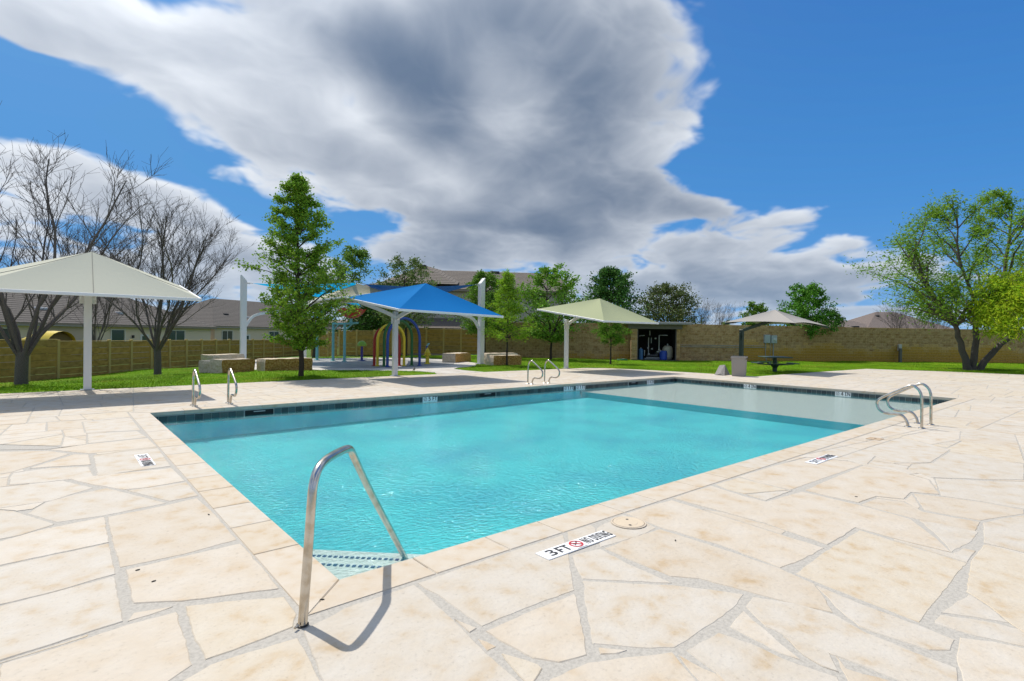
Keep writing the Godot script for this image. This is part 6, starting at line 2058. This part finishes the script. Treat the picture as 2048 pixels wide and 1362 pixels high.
# ---------------------------------------------------------------- small things
func make_small_things() -> void:
	# skimmer lid by the near marker
	var lid := thing("skimmer_lid", "round beige skimmer lid with two finger holes behind the 3 FT marker", "skimmer lid", Vector3(2.40, 0.003, 0.51))
	var beige := paint("lid_beige", lin(0.56, 0.46, 0.33), 0.6)
	put("disc", lathe_mesh([Vector2(0.135, 0.0), Vector2(0.132, 0.006), Vector2(0.11, 0.006), Vector2(0.107, 0.0045), Vector2(0.08, 0.0045), Vector2(0.078, 0.006), Vector2(0.0, 0.006)], Vector3.ZERO, 36), beige, lid)
	put("collar", lathe_mesh([Vector2(0.155, 0.0), Vector2(0.153, 0.004), Vector2(0.138, 0.004), Vector2(0.137, -0.003)], Vector3.ZERO, 36), paint("lid_collar", lin(0.50, 0.42, 0.32), 0.7), lid)
	for q in [Vector3(-0.05, 0.0065, 0.055), Vector3(0.045, 0.0065, -0.05)]:
		put("finger_hole", lathe_mesh([Vector2(0.013, 0.0), Vector2(0.0, 0.0004)], q, 12), mats["sign_black"], lid)
	lid = thing("skimmer_lid", "small brownish drain lid between the 5 FT marker and the right grab rails", "drain lid", Vector3(8.88, 0.003, 0.56))
	put("disc", box_mesh(Vector3.ZERO, Vector3(0.24, 0.008, 0.2), Basis.IDENTITY, 0.003), paint("lid_brown", lin(0.42, 0.31, 0.20), 0.7), lid)
	put("finger_hole", box_mesh(Vector3(0.02, 0.0045, 0.0), Vector3(0.05, 0.001, 0.03)), paint("lid_hole", lin(0.12, 0.09, 0.06), 0.8), lid)
	# trash can, tapered square with lid
	var can := thing("trash_can", "square taupe trash can at the deck edge before the green umbrella post", "trash can", Vector3(21.12, 0, -7.9), 0.35)
	var body := surfaced("can_taupe", lin(0.40, 0.36, 0.31), noise_tex(131, 0.1, [[0.0, gray(0.8)], [0.5, gray(0.93)], [1.0, gray(1.0)]], 256, 4), 2.0, 0.9)
	var st := begin()
	var prof := [[0.25, 0.0], [0.255, 0.03], [0.285, 0.78], [0.30, 0.80], [0.30, 0.86]]
	for i in prof.size() - 1:
		for k in 4:
			var a0 := k * PI / 2 + PI / 4
			var a1 := a0 + PI / 2
			var f := func(r: float, a: float, y: float) -> Vector3: return Vector3(cos(a) * r * 1.414, y, sin(a) * r * 1.414)
			quad(st, f.call(prof[i][0], a0, prof[i][1]), f.call(prof[i][0], a1, prof[i][1]), f.call(prof[i + 1][0], a1, prof[i + 1][1]), f.call(prof[i + 1][0], a0, prof[i + 1][1]), Vector3(0, 0.4, 0))
	bx(st, Vector3(0, 0.02, 0), Vector3(0.48, 0.03, 0.48))
	put("bin", done(st), body, can)
	put("liner_bag", box_mesh(Vector3(0, 0.85, 0), Vector3(0.57, 0.03, 0.57), Basis.IDENTITY, 0.012), mats["sign_black"], can)
	put("rim", box_mesh(Vector3(0, 0.80, 0), Vector3(0.62, 0.05, 0.62), Basis.IDENTITY, 0.012), body, can)
	put("bag_fold", box_mesh(Vector3(-0.1, 0.77, 0.305), Vector3(0.34, 0.07, 0.012), Basis(Vector3.BACK, 0.06), 0.004), mats["sign_black"], can)
	# wedge of grey stone beside it
	var rock := thing("rock", "wedge shaped grey rock on the grass edge beside the trash can", "rock", Vector3(21.25, -0.02, -8.75), 0.35)
	st = begin()
	var v := [Vector3(-0.62, 0, 0.2), Vector3(0.30, 0, 0.32), Vector3(0.36, 0, -0.3), Vector3(-0.5, 0, -0.25), Vector3(0.16, 0.46, 0.10), Vector3(0.26, 0.42, -0.15), Vector3(-0.55, 0.10, 0.0)]
	for t in [[0, 1, 4], [1, 2, 5], [1, 5, 4], [2, 3, 5], [3, 6, 5], [6, 4, 5], [0, 4, 6], [0, 6, 3]]:
		tri(st, v[t[0]], v[t[1]], v[t[2]], Vector3(0, 0.15, 0))
	put("stone", done(st), surfaced("grey_rock", lin(0.33, 0.31, 0.29), noise_tex(132, 0.05, [[0.0, gray(0.6)], [0.5, gray(0.88)], [1.0, gray(1.0)]], 256, 5), 1.5, 0.9, bump_tex(133, 0.1, 8.0, 256), 1.0), rock)
	# picnic table, dark green, on a single pedestal
	var table := thing("picnic_table", "dark green pedestal picnic table with attached seats under the taupe umbrella", "picnic table", Vector3(26.4, -0.03, -8.68), 0.3)
	var gm := paint("table_green", lin(0.02, 0.05, 0.035), 0.5)
	put("tabletop", box_mesh(Vector3(0, 0.74, 0), Vector3(1.25, 0.05, 1.25), Basis(Vector3.UP, 0.5), 0.015), paint("table_top_green", lin(0.045, 0.085, 0.065), 0.4), table)
	put("pedestal", lathe_mesh([Vector2(0.11, 0.0), Vector2(0.11, 0.2), Vector2(0.2, 0.32), Vector2(0.22, 0.38), Vector2(0.10, 0.42), Vector2(0.09, 0.72)], Vector3.ZERO, 12), gm, table)
	for i in 4:
		var b := Basis(Vector3.UP, 0.5 + i * PI / 2)
		put("seat", box_mesh(b * Vector3(0, 0.43, 0.88), Vector3(1.0, 0.045, 0.28), b, 0.012), gm, table)
		st = begin()
		bar(st, b * Vector3(0, 0.34, 0.1), b * Vector3(0, 0.40, 0.88), 0.07, 0.06)
		put("seat_arm", done(st), gm, table)
	# specks of debris on the paving
	var dk := paint("debris_dark", lin(0.03, 0.025, 0.02), 0.8)
	for e in [[Vector3(-0.99, 0.004, -0.98), "tiny dark dried leaf on the slab left of the hand rail foot, nearer the rail"], [Vector3(-0.38, 0.004, -1.93), "tiny dark dried leaf at the edge of the big pinkish slab left of the pool"], [Vector3(2.36, 0.004, 1.0), "tiny dark dried leaf on the slab just right of the round skimmer lid"], [Vector3(4.9, 0.004, 1.5), "tiny dark dried leaf far out on the right hand paving"], [Vector3(-0.93, 0.004, -0.72), "tiny dark dried leaf on the slab left of the hand rail foot, nearer the pool"], [Vector3(-0.18, 0.004, 0.19), "tiny dark speck of leaf on the mitred coping beside the hand rail foot"]]:
		var q: Vector3 = e[0]
		var lf := thing("fallen_leaf", e[1], "leaf", q, q.x * 3.0, "dried leaf specks on the deck")
		st = begin()
		slab(st, PackedVector2Array([Vector2(-0.014, 0), Vector2(-0.004, -0.006), Vector2(0.014, 0.001), Vector2(0.002, 0.007)]), 0.004, 0.004, 0.001)
		put("blade", done(st), dk, lf)
	# a bird on the path
	var bird := thing("bird", "small brown bird standing on the pale path right of the blue canopy post", "bird", Vector3(10.35, 0.0, -16.9), 0.8)
	var sb := SurfaceTool.new()
	sb.begin(Mesh.PRIMITIVE_TRIANGLES)
	tube(sb, PackedVector3Array([Vector3(-0.17, 0.075, 0), Vector3(-0.08, 0.09, 0), Vector3(-0.03, 0.10, 0), Vector3(0.04, 0.115, 0), Vector3(0.075, 0.15, 0), Vector3(0.105, 0.155, 0), Vector3(0.13, 0.15, 0)]), PackedFloat32Array([0.008, 0.022, 0.042, 0.045, 0.03, 0.024, 0.003]), 10)
	put("body", sb.commit(), paint("bird_brown", lin(0.09, 0.075, 0.06), 0.9), bird)
	for z in [-0.014, 0.014]: put("leg", pipe_mesh([Vector3(0.01, 0.0, z), Vector3(0.0, 0.08, z)], 0.004, 5), dk, bird)
	# sprinkler head on the far lawn
	var sk := thing("sprinkler", "small grey sprinkler riser on the grass behind the far grab rails", "sprinkler", Vector3(19.0, -0.05, -19.9))
	put("riser", pipe_mesh([Vector3.ZERO, Vector3(0, 0.22, 0)], 0.02, 8), mats["galvanised_gray"], sk)
	put("head", lathe_mesh([Vector2(0.03, 0.2), Vector2(0.04, 0.24), Vector2(0.03, 0.27), Vector2(0.0, 0.28)], Vector3.ZERO, 10), dk, sk)

# ---------------------------------------------------------------- grass
func make_grass() -> void:
	rng.seed = 77
	var st := begin()
	for i in 7:
		var a := TAU * i / 7.0 + 0.3 * (i % 3)
		var out := Vector3(cos(a), 0, sin(a))
		var side := Vector3(-sin(a), 0, cos(a)) * 0.014
		var root := out * 0.02
		var mid := out * 0.05 + Vector3.UP * 0.045
		var tip := out * (0.085 + 0.02 * (i % 2)) + Vector3.UP * (0.065 + 0.012 * (i % 3))
		for q in [[root - side, root + side, mid], [mid - side * 0.7, mid + side * 0.7, tip]]:
			for p in q: st.add_vertex(p)
	var tuft := done(st)
	var m := leaf_material("grass_blade", lin(0.205, 0.39, 0.013), 0.5)
	var patchy := FastNoiseLite.new()
	patchy.seed = 4
	patchy.frequency = 0.25
	var deck := deck_outline()
	var walk := PackedVector2Array([Vector2(10.5, -15.28), Vector2(10.85, -16.1), Vector2(10.8, -17.0), Vector2(10.15, -17.9), Vector2(8.5, -19.15), Vector2(6.8, -20.25), Vector2(5.2, -20.6), Vector2(4.4, -22.5), Vector2(4.6, -26), Vector2(6.5, -29.8), Vector2(10.5, -30.6), Vector2(14.5, -30.0), Vector2(17.5, -28.6), Vector2(17.9, -25.0), Vector2(17.1, -21.4), Vector2(15.4, -19.3), Vector2(13.7, -18.5), Vector2(12.95, -17.7), Vector2(12.84, -16.6), Vector2(12.95, -15.33)])
	var spots := []
	for zone in [[Rect2(-9, -32, 22, 17.2), 260.0], [Rect2(12, -32, 20, 17), 150.0], [Rect2(19, -22, 40, 26), 120.0]]:
		var r: Rect2 = zone[0]
		for i in int(r.get_area() * zone[1]):
			var p := r.position + Vector2(rng.randf() * r.size.x, rng.randf() * r.size.y)
			if p.x < 13.0 and p.y < fence_z(p.x) + 0.2: continue
			if Geometry2D.is_point_in_polygon(p, deck) or Geometry2D.is_point_in_polygon(p, walk): continue
			if p.x > 29.3 and p.y < -21.3 + (p.x - 30.4) * 0.58 + 1.0: continue
			spots.append(p)
	var mm := MultiMesh.new()
	mm.transform_format = MultiMesh.TRANSFORM_3D
	mm.use_colors = true
	mm.mesh = tuft
	mm.instance_count = spots.size()
	for i in spots.size():
		var p: Vector2 = spots[i]
		var s := rng.randf_range(0.5, 0.95)
		mm.set_instance_transform(i, Transform3D(Basis(Vector3.UP, rng.randf() * TAU).scaled(Vector3(s * 1.3, s * rng.randf_range(0.8, 1.3), s * 1.3)), Vector3(p.x, lawn_height(p.x, p.y) - 0.005, p.y)))
		var dry := clampf(patchy.get_noise_2d(p.x * 1.7 + 40.0, p.y * 1.7) * 1.6 - 0.2, 0.0, 0.6)
		var v := 0.9 + 0.34 * patchy.get_noise_2d(p.x, p.y) + rng.randf_range(-0.14, 0.14)
		mm.set_instance_color(i, Color(v * (1.0 + dry * 0.7) * rng.randf_range(0.85, 1.15), v, v * (0.9 + dry * 2.0)))
	var o := MultiMeshInstance3D.new()
	o.name = "lawn_grass"
	o.multimesh = mm
	o.material_override = m
	tag(o, "short bright green lawn grass around the deck and splash pad", "grass")
	o.set_meta("kind", "stuff")
	add_child(o, true)
